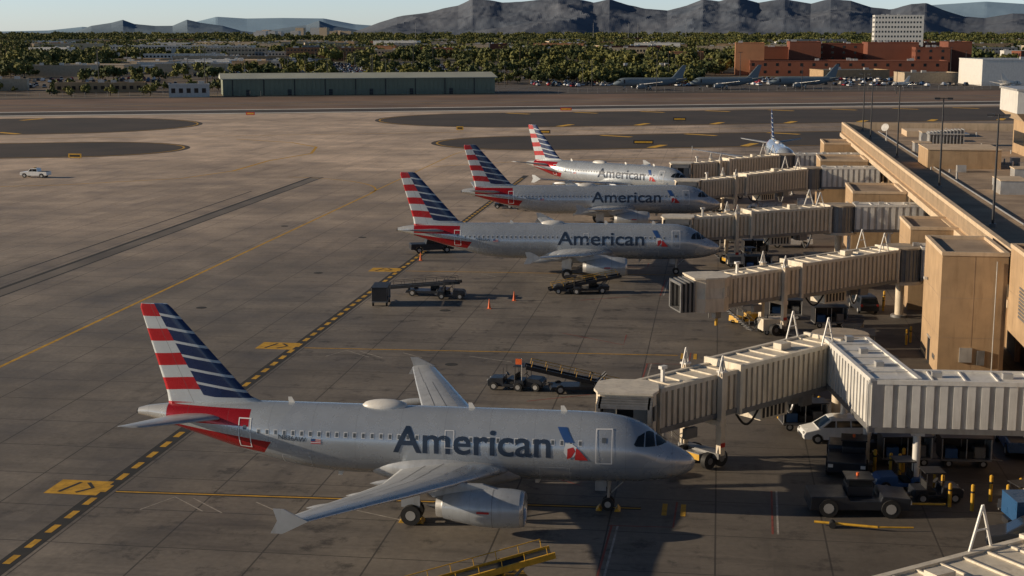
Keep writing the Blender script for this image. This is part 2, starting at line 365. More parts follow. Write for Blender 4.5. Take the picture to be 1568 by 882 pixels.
def airliner(L,shift,x,y,h,z=0,livery=True,scale=1,name="airliner",body_mat=None,reg="N836AW"):
    root=empty(name,(x,y,z),h); root.scale=(scale,)*3
    zt=herm([0,.12,.4,.9,1.6,2.2,3.0,3.9,5.2,7,L-12,L-7,L-3.5,L-.6,L],[3.12,3.36,3.62,3.93,4.28,4.72,5.28,5.62,5.84,5.9,5.9,5.88,5.72,5.42,5.25])
    zb=herm([0,.12,.4,.9,1.6,2.4,3.4,4.6,6,7,L-13.5,L-11,L-8,L-4,L-1,L],[3.02,2.72,2.50,2.30,2.10,1.96,1.86,1.80,1.77,1.77,1.77,1.95,2.6,3.75,4.62,4.82])
    w=herm([0,.12,.4,.9,1.6,2.4,3.4,4.6,6,7,L-12,L-9,L-6,L-3,L-1,L],[.04,.34,.62,.93,1.26,1.52,1.75,1.90,1.97,1.975,1.975,1.86,1.45,.88,.45,.24])
    def S(d,th,side,off=0.0):
        a=(zt(d)-zb(d))/2; zc=(zt(d)+zb(d))/2
        return (-d,side*(w(d)+off)*math.cos(th),zc+(a+off)*math.sin(th))
    def thz(d,zz):
        a=(zt(d)-zb(d))/2; zc=(zt(d)+zb(d))/2
        return math.asin(max(-.98,min(.98,(zz-zc)/a)))
    if livery:
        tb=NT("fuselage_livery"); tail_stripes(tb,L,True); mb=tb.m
        tf=NT("fin_livery"); tail_stripes(tf,L,False); mf=tf.m
    else: mb=body_mat; mf=body_mat
    b=MB(); rings=[]
    ds=[0,.05,.12,.25,.4,.6,.9,1.2,1.6,2,2.4,2.8,3.2,3.7,4.2,5,6,7]+list(np.linspace(8,L-13.5,8))+list(np.linspace(L-12.5,L,24))
    n=48
    for d in ds:
        rings.append([(-d,w(d)*math.cos(2*math.pi*i/n),(zt(d)+zb(d))/2+(zt(d)-zb(d))/2*math.sin(2*math.pi*i/n)) for i in range(n)])
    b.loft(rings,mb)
    b.cyl((-L+.05,0,5.03),(-L-.12,0,5.03),.16,.14,M_dark,12)
    b.obj("fuselage",root)
    b=MB(); rings=[]; d0=9.6+shift; d1=19.6+shift
    for k in range(17):
        u=k/16; s=math.sin(math.pi*u)**.5 if 0<u<1 else 0.01
        ww=.5+1.75*s; hh=.2+.95*s
        rings.append([(-(d0+(d1-d0)*u),ww*math.copysign(abs(math.cos(a))**.7,math.cos(a)),2.45+hh*math.copysign(abs(math.sin(a))**.8,math.sin(a))) for a in [2*math.pi*i/24 for i in range(24)]])
    b.loft(rings,M_wing if livery else mb); b.obj("belly_fairing",root)
    if livery:
        b=MB(); rings=[]
        for k in range(13):
            u=k/12; s=math.sqrt(max(0.0,1-(2*u-1)**2)); s=max(s,.02)
            rings.append([(-(17.0+shift*.6+2.9*u),.62*s*math.cos(a),5.84+.42*s*math.sin(a)) for a in [2*math.pi*i/16 for i in range(16)]])
        b.loft(rings,M_white)
        for dd,zz in ((7.5,1),(13,1),(24,1),(9,-1),(21,-1)):
            zb_=5.88 if zz>0 else 1.8
            b.hexa([(-dd,-.02,zb_),(-dd-.4,-.02,zb_),(-dd-.4,.02,zb_),(-dd,.02,zb_),(-dd-.2,-.01,zb_+.35*zz),(-dd-.42,-.01,zb_+.35*zz),(-dd-.42,.01,zb_+.35*zz),(-dd-.2,.01,zb_+.35*zz)],M_white)
        b.obj("satcom_dome",root)
    def aero(LE,c,yy,zz,tk,n=9,inc=0):
        up=[];lo=[]
        for i in range(n):
            u=(1-math.cos(math.pi*i/(n-1)))/2
            th=5*tk*(.2969*math.sqrt(u)-.126*u-.3516*u*u+.2843*u**3-.1015*u**4)
            up.append((-(LE+c*u),yy,zz+c*(th+.02*math.sin(math.pi*u))-inc*c*u)); lo.append((-(LE+c*u),yy,zz-c*(th*.8)-inc*c*u))
        return up+lo[-2:0:-1]
    D0=11.0+shift
    for side in (-1,1):
        b=MB()
        stn=[(1.0,D0-.5,6.8,2.55,.14),(2.2,D0+.1,6.1,2.68,.135),(4.3,D0+1.15,5.1,2.9,.125),(6.4,D0+2.25,4.05,3.12,.115),(9.9,D0+4.03,3.2,3.52,.11),(13.5,D0+5.87,2.4,3.97,.105),(16.7,D0+7.5,1.65,4.35,.10),(17.0,D0+7.75,1.35,4.39,.09)]
        b.loft([aero(le,c,side*yy,zz,tk,inc=.02) for yy,le,c,zz,tk in stn],M_wing if livery else mb)
        rr=[]
        for yy,le,c,zz,tk in stn[1:]:
            a=aero(le-.015,c,side*yy,zz+.004,tk*1.06,inc=.02); rr.append([a[3],a[2],a[1],a[0],a[-1],a[-2]])
        b.loft(rr,M_wingle,closed=False,caps=False)
        def tp(s,u,dz=.012):
            yy,le,c,zz,tk=s; th=5*tk*(.2969*math.sqrt(u)-.126*u-.3516*u*u+.2843*u**3-.1015*u**4)
            return (-(le+c*u),side*yy,zz+c*(th+.02*math.sin(math.pi*u))-.02*c*u+dz)
        for (i,j,u0) in ((1,2,.74),(2,3,.74),(3,4,.74),(4,5,.74),(5,6,.76),(1,2,.56),(2,3,.54),(3,4,.52),(4,5,.52)):
            p=stn[i];q=stn[j]
            b.poly([tp(p,u0),tp(p,u0+.008),tp(q,u0+.008),tp(q,u0)],M_dark)
        for yy,le,tz in ((4.6,D0+4.3,2.75),(7.9,D0+4.9,3.05),(11.3,D0+6.2,3.42)):
            rings=[]
            for k in range(9):
                u=k/8; s=max(.05,math.sin(math.pi*u)**.7)
                rings.append([(-(le+3.1*u),side*yy+.16*s*math.cos(a),tz-.1-.18*u+.26*s*math.sin(a)) for a in [2*math.pi*i/10 for i in range(10)]])
            b.loft(rings,M_wing if livery else mb)
        if livery:
            f0=D0+7.6
            pr=[(-(f0),4.42),(-(f0+1.2),5.0),(-(f0+1.75),5.0),(-(f0+1.55),4.4),(-(f0+1.9),3.75),(-(f0+1.3),3.75)]
            b.prism(pr,side*17.0,side*17.06,M_wing)
        b.obj("wing",root)
    b=MB()
    for side in (-1,1):
        b.loft([aero(L-6.1,3.9,side*.3,4.95,.10),aero(L-5.5,3.5,side*1.3,5.06,.10),aero(L-2.75,1.6,side*6.1,5.75,.09),aero(L-2.4,1.2,side*6.25,5.77,.07)],M_wing if livery else mb)
    b.obj("horizontal_stabiliser",root)
    def fs(z_,le,c,tk):
        out=[];lo=[]
        for i in range(9):
            u=(1-math.cos(math.pi*i/8))/2
            th=5*tk*(.2969*math.sqrt(u)-.126*u-.3516*u*u+.2843*u**3-.1015*u**4)*c
            out.append((-(le+c*u),th,z_)); lo.append((-(le+c*u),-th,z_))
        return out+lo[-2:0:-1]
    b=MB()
    b.loft([fs(5.2,L-8.9,7.0,.05),fs(5.75,L-8.1,6.2,.07),fs(6.2,L-7.1,5.25,.09),fs(6.8,L-6.55,4.85,.10),fs(11.5,L-2.35,1.98,.10),fs(11.76,L-2.05,1.62,.09)],mf)
    b.obj("fin",root)
    for side in (-1,1):
        b=MB(); cy=side*5.75; cz=1.72; e0=9.3+shift
        prof=[(0,.86),(.05,.98),(.25,1.06),(.8,1.13),(1.6,1.15),(2.6,1.11),(3.4,.97),(4.1,.84),(4.6,.72)]
        n=32
        b.loft([[(-(e0+d),cy+r*math.cos(2*math.pi*i/n),cz+r*math.sin(2*math.pi*i/n)*(.97)) for i in range(n)] for d,r in prof[2:]],M_engine if livery else mb,caps=False)
        b.loft([[(-(e0+d),cy+r*math.cos(2*math.pi*i/n),cz+r*math.sin(2*math.pi*i/n)*(.97)) for i in range(n)] for d,r in [(.8,.86),(.3,.83),(.08,.84),(0,.91),(.05,1.0),(.25,1.06)]],M_wingle,caps=False)
        b.cyl((-(e0+.8),cy,cz),(-(e0+.85),cy,cz),.86,.86,M_dark,n)
        b.cyl((-(e0+.45),cy,cz),(-(e0+.8),cy,cz),.03,.25,M_grey,16)
        for k in range(22):
            a=2*math.pi*k/22; a2=a+.17
            b.poly([(-(e0+.76),cy+.22*math.cos(a),cz+.22*math.sin(a)),(-(e0+.76),cy+.84*math.cos(a),cz+.84*math.sin(a)),(-(e0+.68),cy+.84*math.cos(a2),cz+.84*math.sin(a2)),(-(e0+.68),cy+.22*math.cos(a2),cz+.22*math.sin(a2))],M_grey)
        b.loft([[(-(e0+d),cy+r*math.cos(2*math.pi*i/n),cz+r*math.sin(2*math.pi*i/n)) for i in range(n)] for d,r in [(4.3,.70),(5.0,.60),(4.95,.55)]],M_grey,caps=False)
        b.cyl((-(e0+4.4),cy,cz),(-(e0+5.6),cy,cz),.42,.05,M_dark,16)
        b.hexa([(-(e0+1.2),cy-.16,cz+1.0),(-(e0+5.2),cy-.12,cz+.5),(-(e0+5.2),cy+.12,cz+.5),(-(e0+1.2),cy+.16,cz+1.0),
                (-(e0+2.4),cy-.1,cz+1.35),(-(e0+6.3),cy-.06,cz+1.35),(-(e0+6.3),cy+.06,cz+1.35),(-(e0+2.4),cy+.1,cz+1.35)],M_wing if livery else mb)
        if livery:
            for rr,dd in ((1.155,1.75),(1.035,3.0)):
                b.loft([[(-(e0+dd+q),cy+rr*math.cos(2*math.pi*i/n)*1.001,cz+rr*math.sin(2*math.pi*i/n)*.972) for i in range(n)] for q in (0,.03)],M_grey,caps=False)
            b.poly([(-(e0+1.9),cy+side*1.17,cz+.1),(-(e0+2.6),cy+side*1.15,cz+.1),(-(e0+2.6),cy+side*1.15,cz-.02),(-(e0+1.9),cy+side*1.17,cz-.02)],M_red2)
        b.obj("engine",root)
    b=MB()
    def wheel(xx,yy,r,wd):
        b.cyl((xx,yy-wd/2,r),(xx,yy+wd/2,r),r,r,M_tire,20); b.cyl((xx,yy-wd/2-.01,r),(xx,yy+wd/2+.01,r),r*.5,r*.5,M_lgrey,14)
    nx=-5.07; wheel(nx,-.25,.38,.2); wheel(nx,.25,.38,.2)
    b.cyl((nx,0,.38),(nx+.1,0,2.0),.075,.11,M_lgrey,10); b.bar((nx,-.3,.38),(nx,.3,.38),.1,M_lgrey); b.bar((nx+.05,0,.9),(nx+1.1,0,1.95),.09,M_lgrey)
    for s_ in (-1,1): b.box(nx-.75,s_*.42,1.25,nx-.1,s_*.45,1.9,M_wing)
    b.box(nx+.13,-.12,1.0,nx+.17,.12,1.12,M_glass)
    mx=-(16.1+shift)
    for s_ in (-1,1):
        yy=s_*3.8; wheel(mx,yy-.46,.585,.4); wheel(mx,yy+.46,.585,.4)
        b.cyl((mx,yy,.58),(mx,yy,2.6),.13,.17,M_lgrey,12); b.bar((mx,yy-.5,.58),(mx,yy+.5,.58),.16,M_grey)
        b.bar((mx,yy,1.3),(mx,yy-s_*1.7,2.3),.12,M_lgrey); b.bar((mx+.15,yy,.8),(mx+.3,yy,1.6),.08,M_dark)
        b.box(mx-.6,yy+s_*.28,1.0,mx+.5,yy+s_*.33,2.6,M_wing)
    b.obj("landing_gear",root)
    b=MB(); off=.012
    def dq(d0,d1,z0,z1,m,side,off=.012,nz=1,nd=1):
        for i in range(nd):
            a0=d0+(d1-d0)*i/nd;a1=d0+(d1-d0)*(i+1)/nd
            for k in range(nz):
                q0=z0+(z1-z0)*k/nz;q1=z0+(z1-z0)*(k+1)/nz
                b.poly([S(a0,thz(a0,q0),side,off),S(a1,thz(a1,q0),side,off),S(a1,thz(a1,q1),side,off),S(a0,thz(a0,q1),side,off)],m)
    def dpoly(pts,m,side,off=.014): 
        bm=bmesh.new(); vs=[bm.verts.new((p[0],p[1],0)) for p in pts]; bm.faces.new(vs)
        z0=min(p[1] for p in pts);z1=max(p[1] for p in pts); k=z0+.12
        while k<z1:
            bmesh.ops.bisect_plane(bm,geom=bm.verts[:]+bm.edges[:]+bm.faces[:],plane_co=(0,k,0),plane_no=(0,1,0)); k+=.12
        x0=min(p[0] for p in pts);x1=max(p[0] for p in pts); k=x0+.2
        while k<x1:
            bmesh.ops.bisect_plane(bm,geom=bm.verts[:]+bm.edges[:]+bm.faces[:],plane_co=(k,0,0),plane_no=(1,0,0)); k+=.2
        bm.verts.index_update()
        b.add([S(v.co.x,thz(v.co.x,v.co.y),side,off) for v in bm.verts],[[v.index for v in f.verts] for f in bm.faces],m); bm.free()
    for side in (-1,1):
        dpoly([(1.72,4.30),(1.95,4.78),(2.36,4.98),(2.22,4.28)],M_glass,side)
        dpoly([(2.29,4.28),(2.44,5.0),(2.86,5.02),(2.88,4.30)],M_glass,side)
        dpoly([(2.95,4.31),(2.93,5.0),(3.30,4.86),(3.52,4.46),(3.4,4.35)],M_glass,side)
        rws=[]
        for k in range(7):
            u=k/6
            lo=S(1.68,thz(1.68,4.28)+(math.pi/2-thz(1.68,4.28))*u*.97,side,.012)
            hi=S(2.25,thz(2.25,4.80)+(math.pi/2-thz(2.25,4.80))*u*.97,side,.012)
            rws.append([lo,hi])
        b.loft(rws,M_glass,closed=False,caps=False)
        if livery:
            dd=6.6
            while dd<L-7.8:
                if not (14.0+shift*.8<dd<14.5+shift*.8): 
                    dq(dd-.125,dd+.125,4.32,4.66,M_winf,side,.010,2); dq(dd-.08,dd+.08,4.37,4.61,M_win,side,.014,2)
                dd+=.533
            def outline(d0,d1,z0,z1,m,wd=.055):
                dq(d0,d1,z0,z0+wd,m,side,.02,1); dq(d0,d1,z1-wd,z1,m,side,.02,1)
                dq(d0,d0+wd,z0+wd,z1-wd,m,side,.02,8); dq(d1-wd,d1,z0+wd,z1-wd,m,side,.02,8)
            outline(4.75,5.72,3.32,5.28,M_door,.06); dq(5.1,5.35,4.55,4.82,M_win,side,.02)
            outline(L-7.55,L-6.75,3.42,5.2,M_door,.06); dq(L-7.25,L-7.05,4.55,4.8,M_win,side,.02)
            outline(14.0+shift*.8,14.55+shift*.8,3.95,4.95,M_door,.035)
            outline(7.2,9.0,2.1,3.0,M_winf,.025); outline(L-11.2,L-9.4,2.35,3.1,M_winf,.025)
        else:
            dq(4.75,5.5,3.3,5.0,M_dark,side,.02,4)
    if livery:
        k0=6.35
        dpoly([(k0+1.6,5.30),(k0+1.05,5.30),(k0+.62,4.52),(k0+1.15,4.52)],M_blue2,-1,.02)
        dpoly([(k0+1.1,4.47),(k0+.72,4.45),(k0+.45,4.27),(k0+.42,4.0),(k0+.62,3.7),(k0+.95,3.6),(k0+1.2,3.97)],M_eagle,-1,.022)
        dpoly([(k0+.98,4.17),(k0+.65,4.27),(k0+.52,4.05),(k0+.75,3.67),(k0+1.0,3.55)],M_red2,-1,.028)
        dpoly([(k0+.48,4.22),(k0+.3,4.12),(k0-.22,3.52),(k0+.55,3.52)],M_red2,-1,.028)
        fx=L-11.6
        dq(fx-.3,fx+.3,3.92,4.22,M_eagle,-1,.018); dq(fx+.05,fx+.3,4.07,4.22,M_blue2,-1,.024)
        for q in range(3): dq(fx-.3,fx+.3,3.93+q*.1,3.98+q*.1,M_red2,-1,.021)
        vs,fs_=get_text(reg); b.add([S(L-11.0+1.7*(1-v.x),thz(10,3.9+v.y*.3),-1,.02) for v in vs],fs_,M_text)
        vs,fs_=get_text("American")
        x0=8.3+ (shift*.35); W=9.3 if shift<1 else 10.0; Hh=1.62
        a=2.065
        b.add([S(x0+W*(1-v.x),(-.26+v.y*Hh)/a,-1,.02) for v in vs],fs_,M_text)
    b.obj("windows_and_titles",root)
    return root
airliner(33.84,0,-.86,83.6,.009)
airliner(37.57,1.6,.57,170.4,.089,reg="N655AW")
airliner(37.57,1.6,.58,214.5,.150,reg="N669AW")
airliner(33.84,0,-3.6,240.5,-.50,reg="N822AW")
airliner(33.84,0,13.3,281,-1.50)

# ------------------------------------------------------------ jet bridges
def tunnel(b,pA,pB,zA,zB,w,h,m,mr,rib=.5,roofrib=1.25,mrec=None):
    mrec=mrec or M_creamd
    A=Vector((pA[0],pA[1]));B=Vector((pB[0],pB[1]));L=(B-A).length; a=math.atan2(B.y-A.y,B.x-A.x)
    M=TR(A.x,A.y,0,a)
    def seg(x0,x1,y0,y1,q0,q1,mm):
        f=lambda x:zA+(zB-zA)*x/L
        b.hexa([(x0,y0,f(x0)+q0),(x1,y0,f(x1)+q0),(x1,y1,f(x1)+q0),(x0,y1,f(x0)+q0),(x0,y0,f(x0)+q1),(x1,y0,f(x1)+q1),(x1,y1,f(x1)+q1),(x0,y1,f(x0)+q1)],mm,M)
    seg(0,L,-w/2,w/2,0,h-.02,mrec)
    seg(.0,L,-w/2+.16,w/2-.16,h-.01,h+.03,mr)
    n=max(2,int(L/rib)); 
    for i in range(n):
        x=(i+.5)*L/n; hw=rib*.29
        for s in (-1,1): seg(x-hw,x+hw,s*(w/2+.001),s*(w/2+.10),.10,h-.1,m)
    n=max(2,int(L/roofrib))
    for i in range(n+1):
        x=min(max(i*L/n,.06),L-.06); seg(x-.05,x+.05,-w/2+.16,w/2-.16,h+.031,h+.12,mr)
    seg(0,L,-w/2-.14,-w/2+.155,h-.12,h+.15,mr); seg(0,L,w/2-.155,w/2+.14,h-.12,h+.15,mr)
    seg(0,L,-w/2-.14,-w/2+.1,-.24,.1,M_grey); seg(0,L,w/2-.1,w/2+.14,-.24,.1,M_grey)
    for yy in (-w*.2,w*.2): seg(0,L,yy-.06,yy+.06,-.3,-.02,M_dark)
def jet_bridge(cab,rot,link,zc=3.35,zr=3.9,dirplane=-math.pi/2,connected=True):
    root=empty("jet_bridge")
    b=MB(); A=Vector(cab);B=Vector(rot); L=(B-A).length; d=(B-A)/L; a=math.atan2(d.y,d.x)
    n_=Vector((-d.y,d.x))
    f=lambda x:zc+(zr-zc)*x/L
    P=lambda x:(A.x+d.x*x,A.y+d.y*x)
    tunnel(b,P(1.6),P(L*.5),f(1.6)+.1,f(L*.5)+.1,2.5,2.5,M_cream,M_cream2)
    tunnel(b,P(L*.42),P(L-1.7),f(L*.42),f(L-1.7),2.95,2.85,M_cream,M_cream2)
    for xx,w,h in ((1.7,2.7,2.75),(L*.42,3.25,3.1),(L-1.9,3.25,3.15)):
        M=TR(*P(xx),f(xx),a); b.box(-.12,-w/2,-.25,.12,w/2,h,M_cream2,M)
    b.obj("tunnel",root)
    b=MB()
    b.cyl((B.x,B.y,zr-.3),(B.x,B.y,zr+2.85),1.95,1.95,M_grey,24,smooth=True)
    b.cyl((B.x,B.y,zr+2.85),(B.x,B.y,zr+3.0),2.05,2.0,M_creamd,24)
    b.cyl((B.x,B.y,zr-.6),(B.x,B.y,zr-.3),2.2,2.2,M_cream,24)
    for k in range(30):
        t_=2*math.pi*k/30; b.bar((B.x+1.97*math.cos(t_),B.y+1.97*math.sin(t_),zr-.2),(B.x+1.97*math.cos(t_),B.y+1.97*math.sin(t_),zr+2.8),.12,M_grey)
    b.cyl((B.x,B.y,0),(B.x,B.y,zr-.6),.42,.42,M_cream,16); b.cyl((B.x,B.y,0),(B.x,B.y,.25),.8,.8,M_grey,16)
    b.obj("rotunda",root)
    b=MB()
    M=TR(A.x,A.y,zc,dirplane)
    prof=[(1.5,-1.55),(1.5,1.55),(.6,1.85),(-1.2,1.75),(-1.9,1.0),(-1.9,-1.0),(-1.2,-1.75),(.6,-1.85)]
    def pr(z0,z1,sc,m): 
        k=len(prof); b.add([(x*sc,y*sc,z0) for x,y in prof]+[(x*sc,y*sc,z1) for x,y in prof],[(i,(i+1)%k,k+(i+1)%k,k+i) for i in range(k)]+[tuple(range(k-1,-1,-1)),tuple(range(k,2*k))],m,False,M)
    pr(-.25,1.0,1.0,M_cream); pr(1.0,1.95,.96,M_glass if connected else M_cream2); pr(1.95,2.75,1.0,M_cream); pr(2.75,2.9,1.08,M_cream2)
    for i,(x,y) in enumerate(prof): b.box(x*.985-.07,y*.985-.07,.95,x*.985+.07,y*.985+.07,2.0,M_cream,M)
    for k in range(7):
        s=.0 if k%2 else .12; x0=1.5+k*.2; dz=-.03*k
        b.box(x0,-1.55-s,-.2,x0+.17,-1.42,2.5+s+dz,M_dark if k%2 else M_grey,M); b.box(x0,1.42,-.2,x0+.17,1.55+s,2.5+s+dz,M_dark if k%2 else M_grey,M); b.box(x0,-1.55,2.38+dz,x0+.17,1.55,2.5+s+dz,M_dark if k%2 else M_grey,M)
    b.box(1.5,-1.4,-.25,2.85,1.4,-.12,M_grey,M)
    b.box(1.48,-1.35,-.1,1.52,1.35,2.3,M_white,M); b.box(1.52,-.5,0,1.56,.5,2.1,M_dark,M)
    b.obj("cab",root)
    b=MB()
    xq=L*.33; M=TR(*P(xq),0,a); zf=f(xq)
    for s in (-1,1):
        b.box(-.2,s*1.62-.2,.95,.2,s*1.62+.2,zf+2.9,M_cream,M); b.box(-.26,s*1.62-.26,zf+2.9,.26,s*1.62+.26,zf+3.02,M_white,M)
        b.bar((-.35,s*1.62,zf+2.7),(0,s*1.62,zf+4.0),.1,M_white,M); b.bar((.35,s*1.62,zf+2.7),(0,s*1.62,zf+4.0),.1,M_white,M)
        b.cyl((0,s*1.62,zf+3.0),(0,s*1.62,zf+3.7),.1,.1,M_lgrey,8,M)
    b.box(-.3,-1.8,zf-.6,.3,1.8,zf-.25,M_cream,M); b.box(-.35,-1.8,.75,.35,1.8,1.1,M_grey,M); b.box(-.9,-.6,.5,.9,.6,.95,M_grey,M); b.box(-.92,-.62,.52,-.9,.62,.9,M_yel,M)
    b.box(-.21,-1.83,1.5,.21,-1.825,1.8,M_red,M)
    for s in (-1,1):
        for q in (-.55,.55): b.cyl((q,s*1.1-.18,.55),(q,s*1.1+.18,.55),.55,.55,M_black,18,M); b.cyl((q,s*1.1-.2,.55),(q,s*1.1+.2,.55),.22,.22,M_grey,12,M)
        b.bar((-.3,s*1.6,1.1),(.3,s*1.6,zf-.4),.09,M_grey,M)
    M=TR(*P(L*.84),f(L*.84)+2.85,a)
    for s in (-1,1):
        b.bar((-.65,s*1.55,0),(0,s*1.55,2.0),.13,M_white,M); b.bar((.65,s*1.55,0),(0,s*1.55,2.0),.13,M_white,M); b.bar((-.35,s*1.55,.95),(.35,s*1.55,.95),.08,M_white,M)
    M=TR(*P(2.6),0,a); zf=f(2.6)
    for k in range(14):
        u=k/14; b.box(.2+u*4.2,1.55,zf-.1-u*zf-.04,.5+u*4.2,2.35,zf-.1-u*zf,M_grey,M)
    for yy in (1.55,2.35):
        b.bar((.2,yy,zf-.15),(4.6,yy,0.0),.1,M_grey,M); b.bar((.2,yy,zf+.85),(4.6,yy,.95),.06,M_lgrey,M)
        for u in (0,.33,.66,1): b.bar((.2+4.3*u,yy,zf-zf*u),(.2+4.3*u,yy,zf-zf*u+.95),.05,M_lgrey,M)
    b.box(-.9,1.3,zf-.12,.3,2.4,zf-.04,M_grey,M)
    M=TR(*P(L*.62),0,a); zf=f(L*.62)
    b.box(-1.5,-1.0,zf-1.35,1.2,1.0,zf-.3,M_cream2,M); 
    for k in range(6): b.box(-1.3+k*.4,-1.04,zf-1.2,-1.1+k*.4,-1.0,zf-.45,M_dark,M)
    b.box(2.2,-.5,zf-.95,3.4,.5,zf-.28,M_grey,M)
    for k in range(10):
        a0=k/10*math.pi;a1=(k+1)/10*math.pi
        b.bar((-1.6-2.2*k/10,-.9,zf-.5-.9*math.sin(a0)),(-1.6-2.2*(k+1)/10,-.9,zf-.5-.9*math.sin(a1)),.16,M_black,M)
        b.bar((3.6+1.4*k/10,1.3,zf-.4-1.8*math.sin(a0)),(3.6+1.4*(k+1)/10,1.3,zf-.4-1.8*math.sin(a1)),.22,M_grey,M)
    for xx in (L*.2,L*.74):
        M=TR(*P(xx),0,a); b.box(-.5,-1.65,f(xx)-.9,.5,-1.3,f(xx)-.25,M_grey,M)
    M=TR(*P(.4),0,a)
    b.cyl((0,-1.2,zc-.3),(0,-1.2,zc-1.6),.14,.14,M_yel,10,M); b.box(-.3,-1.5,zc-.9,.3,-.9,zc-.3,M_grey,M)
    b.bar((1.0,1.2,zc-.3),(1.0,1.2,zc-1.4),.1,M_grey,M)
    M=TR(*P(L*.15),f(L*.15)+2.6,a); b.box(-.1,-.1,0,.1,.1,.9,M_white,M); b.box(-.25,-.15,.9,.25,.15,1.1,M_white,M)
    M=TR(*P(L*.7),f(L*.7)+2.9,a); b.box(-.5,-.35,0.0,.5,.35,.45,M_cream2,M)
    b.obj("drive_and_stairs",root,bevel=.012)
    if link:
        b=MB(); pts=[Vector(rot)]+[Vector(p) for p in link]
        for i in range(len(pts)-1):
            p,q=pts[i],pts[i+1]; dd=(q-p).normalized()
            p2=p+dd*(1.7 if i==0 else -1.45)
            tunnel(b,p2,q+(dd*1.45 if i<len(pts)-2 else dd*0),zr+.02*i,zr+.03*i+.1,2.9,2.95-.03*i,M_white,M_white,.8,1.9,M_lgrey)
            L2=(q-p).length
            for u in ((.45,) if L2<8 else (.12,.6)):
                c=p+(q-p)*u+Vector((0,-1.0)); 
                b.cyl((c.x,c.y,0),(c.x,c.y,zr),.24,.24,M_white,14); b.cyl((c.x,c.y,0),(c.x,c.y,.15),.5,.5,M_grey,14)
                b.box(c.x-.4,c.y-.4,zr-.4,c.x+.4,c.y+2.4,zr-.2,M_white)
            for k in range(3):
                u=.2+.3*k; c=p+(q-p)*u; M=TR(c.x,c.y,zr+2.95,math.atan2(dd.y,dd.x)); b.box(-.3,-.25,.02,.3,.25,.4,M_lgrey,M)
        b.obj("fixed_walkway",root)
jet_bridge((-5.2,88.6),(8.9,103.9),[(10.9,91.0),(25,91.3)],3.35,3.9)
jet_bridge((-.8,132.3),(18.2,147.0),[(25,147.2)],3.3,4.1,dirplane=R(200),connected=False)
jet_bridge((-4.5,175.2),(15,183),[(25,183.4)],3.3,4.0)
jet_bridge((-4.3,219),(14.4,233),[(25,233)],3.3,4.0)
jet_bridge((-6,248),(11.4,258),[(25,259)],3.3,4.0)
jet_bridge((-6.2,45.2),(15.5,61.1),[(25,61)],3.3,4.1)

# ------------------------------------------------------------ terminal
root=empty("terminal_building")
b=MB()
b.box(26.0,15,0,75,294,8.9,M_tan)
b.box(26.2,15.2,8.9,74.8,293.8,9.0,M_roof)
b.obj("walls_and_roof",root)
b=MB()
b.box(23.7,14,7.6,26.0,295,8.3,M_tan2); b.box(24.2,14.2,8.3,26.2,295,8.6,M_tan); 
b.box(24.0,14.1,9.95,24.5,294.9,10.35,M_tan2)
yy=14.4
while yy<294.4:
    b.box(24.05,yy,8.6,24.45,yy+.22,9.95,M_tan2); yy+=.62
for zz in (8.98,9.42): b.box(24.12,14.2,zz,24.38,294.8,zz+.1,M_tan2)
b.box(24.5,14.2,8.6,24.62,294.8,9.9,M_tan)
b.box(24,294.9,8,74,295.3,10.3,M_tan2)
b.obj("parapet",root)
b=MB()
b.box(25.93,16,4.6,25.98,293,7.2,M_glass)
yy=16
while yy<293:
    b.box(25.7,yy,0,26.0,yy+.5,7.6,M_tan2 if int(yy)%2 else M_tan); 
    b.box(25.86,yy+2,4.5,25.93,yy+2.08,7.3,M_dark)
    if int(yy/6.2)%3!=0: b.box(25.94,yy+1.2,0,25.985,yy+5.4,3.4,M_dark)
    yy+=6.2
b.box(25.8,15.5,3.7,25.99,293.5,4.4,M_tan2)
b.obj("facade",root)
b=MB()
def panelbox(x0,y0,x1,y1,z1,z0=0,m=M_tan):
    b.box(x0,y0,z0,x1,y1,z1,m)
    b.box(x0-.06,y0-.06,z1,x1+.06,y0+.3,z1+.3,M_tan2); b.box(x0-.06,y1-.3,z1,x1+.06,y1+.06,z1+.3,M_tan2)
    b.box(x0-.06,y0+.3,z1,x0+.3,y1-.3,z1+.3,M_tan2); b.box(x1-.3,y0+.3,z1,x1+.06,y1-.3,z1+.3,M_tan2)
    b.box(x0+.3,y0+.3,z1,x1-.3,y1-.3,z1+.03,M_roof)
    for zz in np.arange(z0+3.2,z1-.5,3.3):
        b.box(x0-.012,y0-.012,zz,x1+.01,y1+.01,zz+.035,M_roof)
    k=(x0+x1)/2; b.box(k-.015,y0-.01,z0,k+.015,y0,z1,M_roof)
panelbox(18.3,121.5,23.5,131.5,10.0)
panelbox(23.5,95,25.95,120.8,10.9,4.2); panelbox(24.6,96,32,119,12.2,9.0)
panelbox(19.5,151,25.9,160,8.2)
panelbox(17.0,188,23.5,199,7.8)
panelbox(16.2,237,23.5,247,7.6)
panelbox(19.0,270,25.9,280,7.8)
for k in range(9): b.box(23.44,112.2,6.0+k*.28,23.5,116.5,6.16+k*.28,M_grey)
b.box(23.45,108,4.6,23.5,110,6.4,M_glass)
for k in range(4): b.box(18.22,123,1.0+k*.1,18.3,124.2,1.05+k*.1,M_grey)
b.box(18.25,126,0,18.3,127.2,2.2,M_dark); b.box(18.2,125.8,2.2,18.3,127.4,2.35,M_lgrey)
for (xx,yy,zz) in ((18.2,129,6.8),(23.3,100,8.2),(19.4,155,6),(16.9,193,6),(16.1,242,6)):
    b.box(xx-.25,yy-.25,zz,xx+.02,yy+.25,zz+.2,M_white)
b.cyl((22.6,121.35,0),(22.6,121.35,9.6),.05,.05,M_lgrey,8)
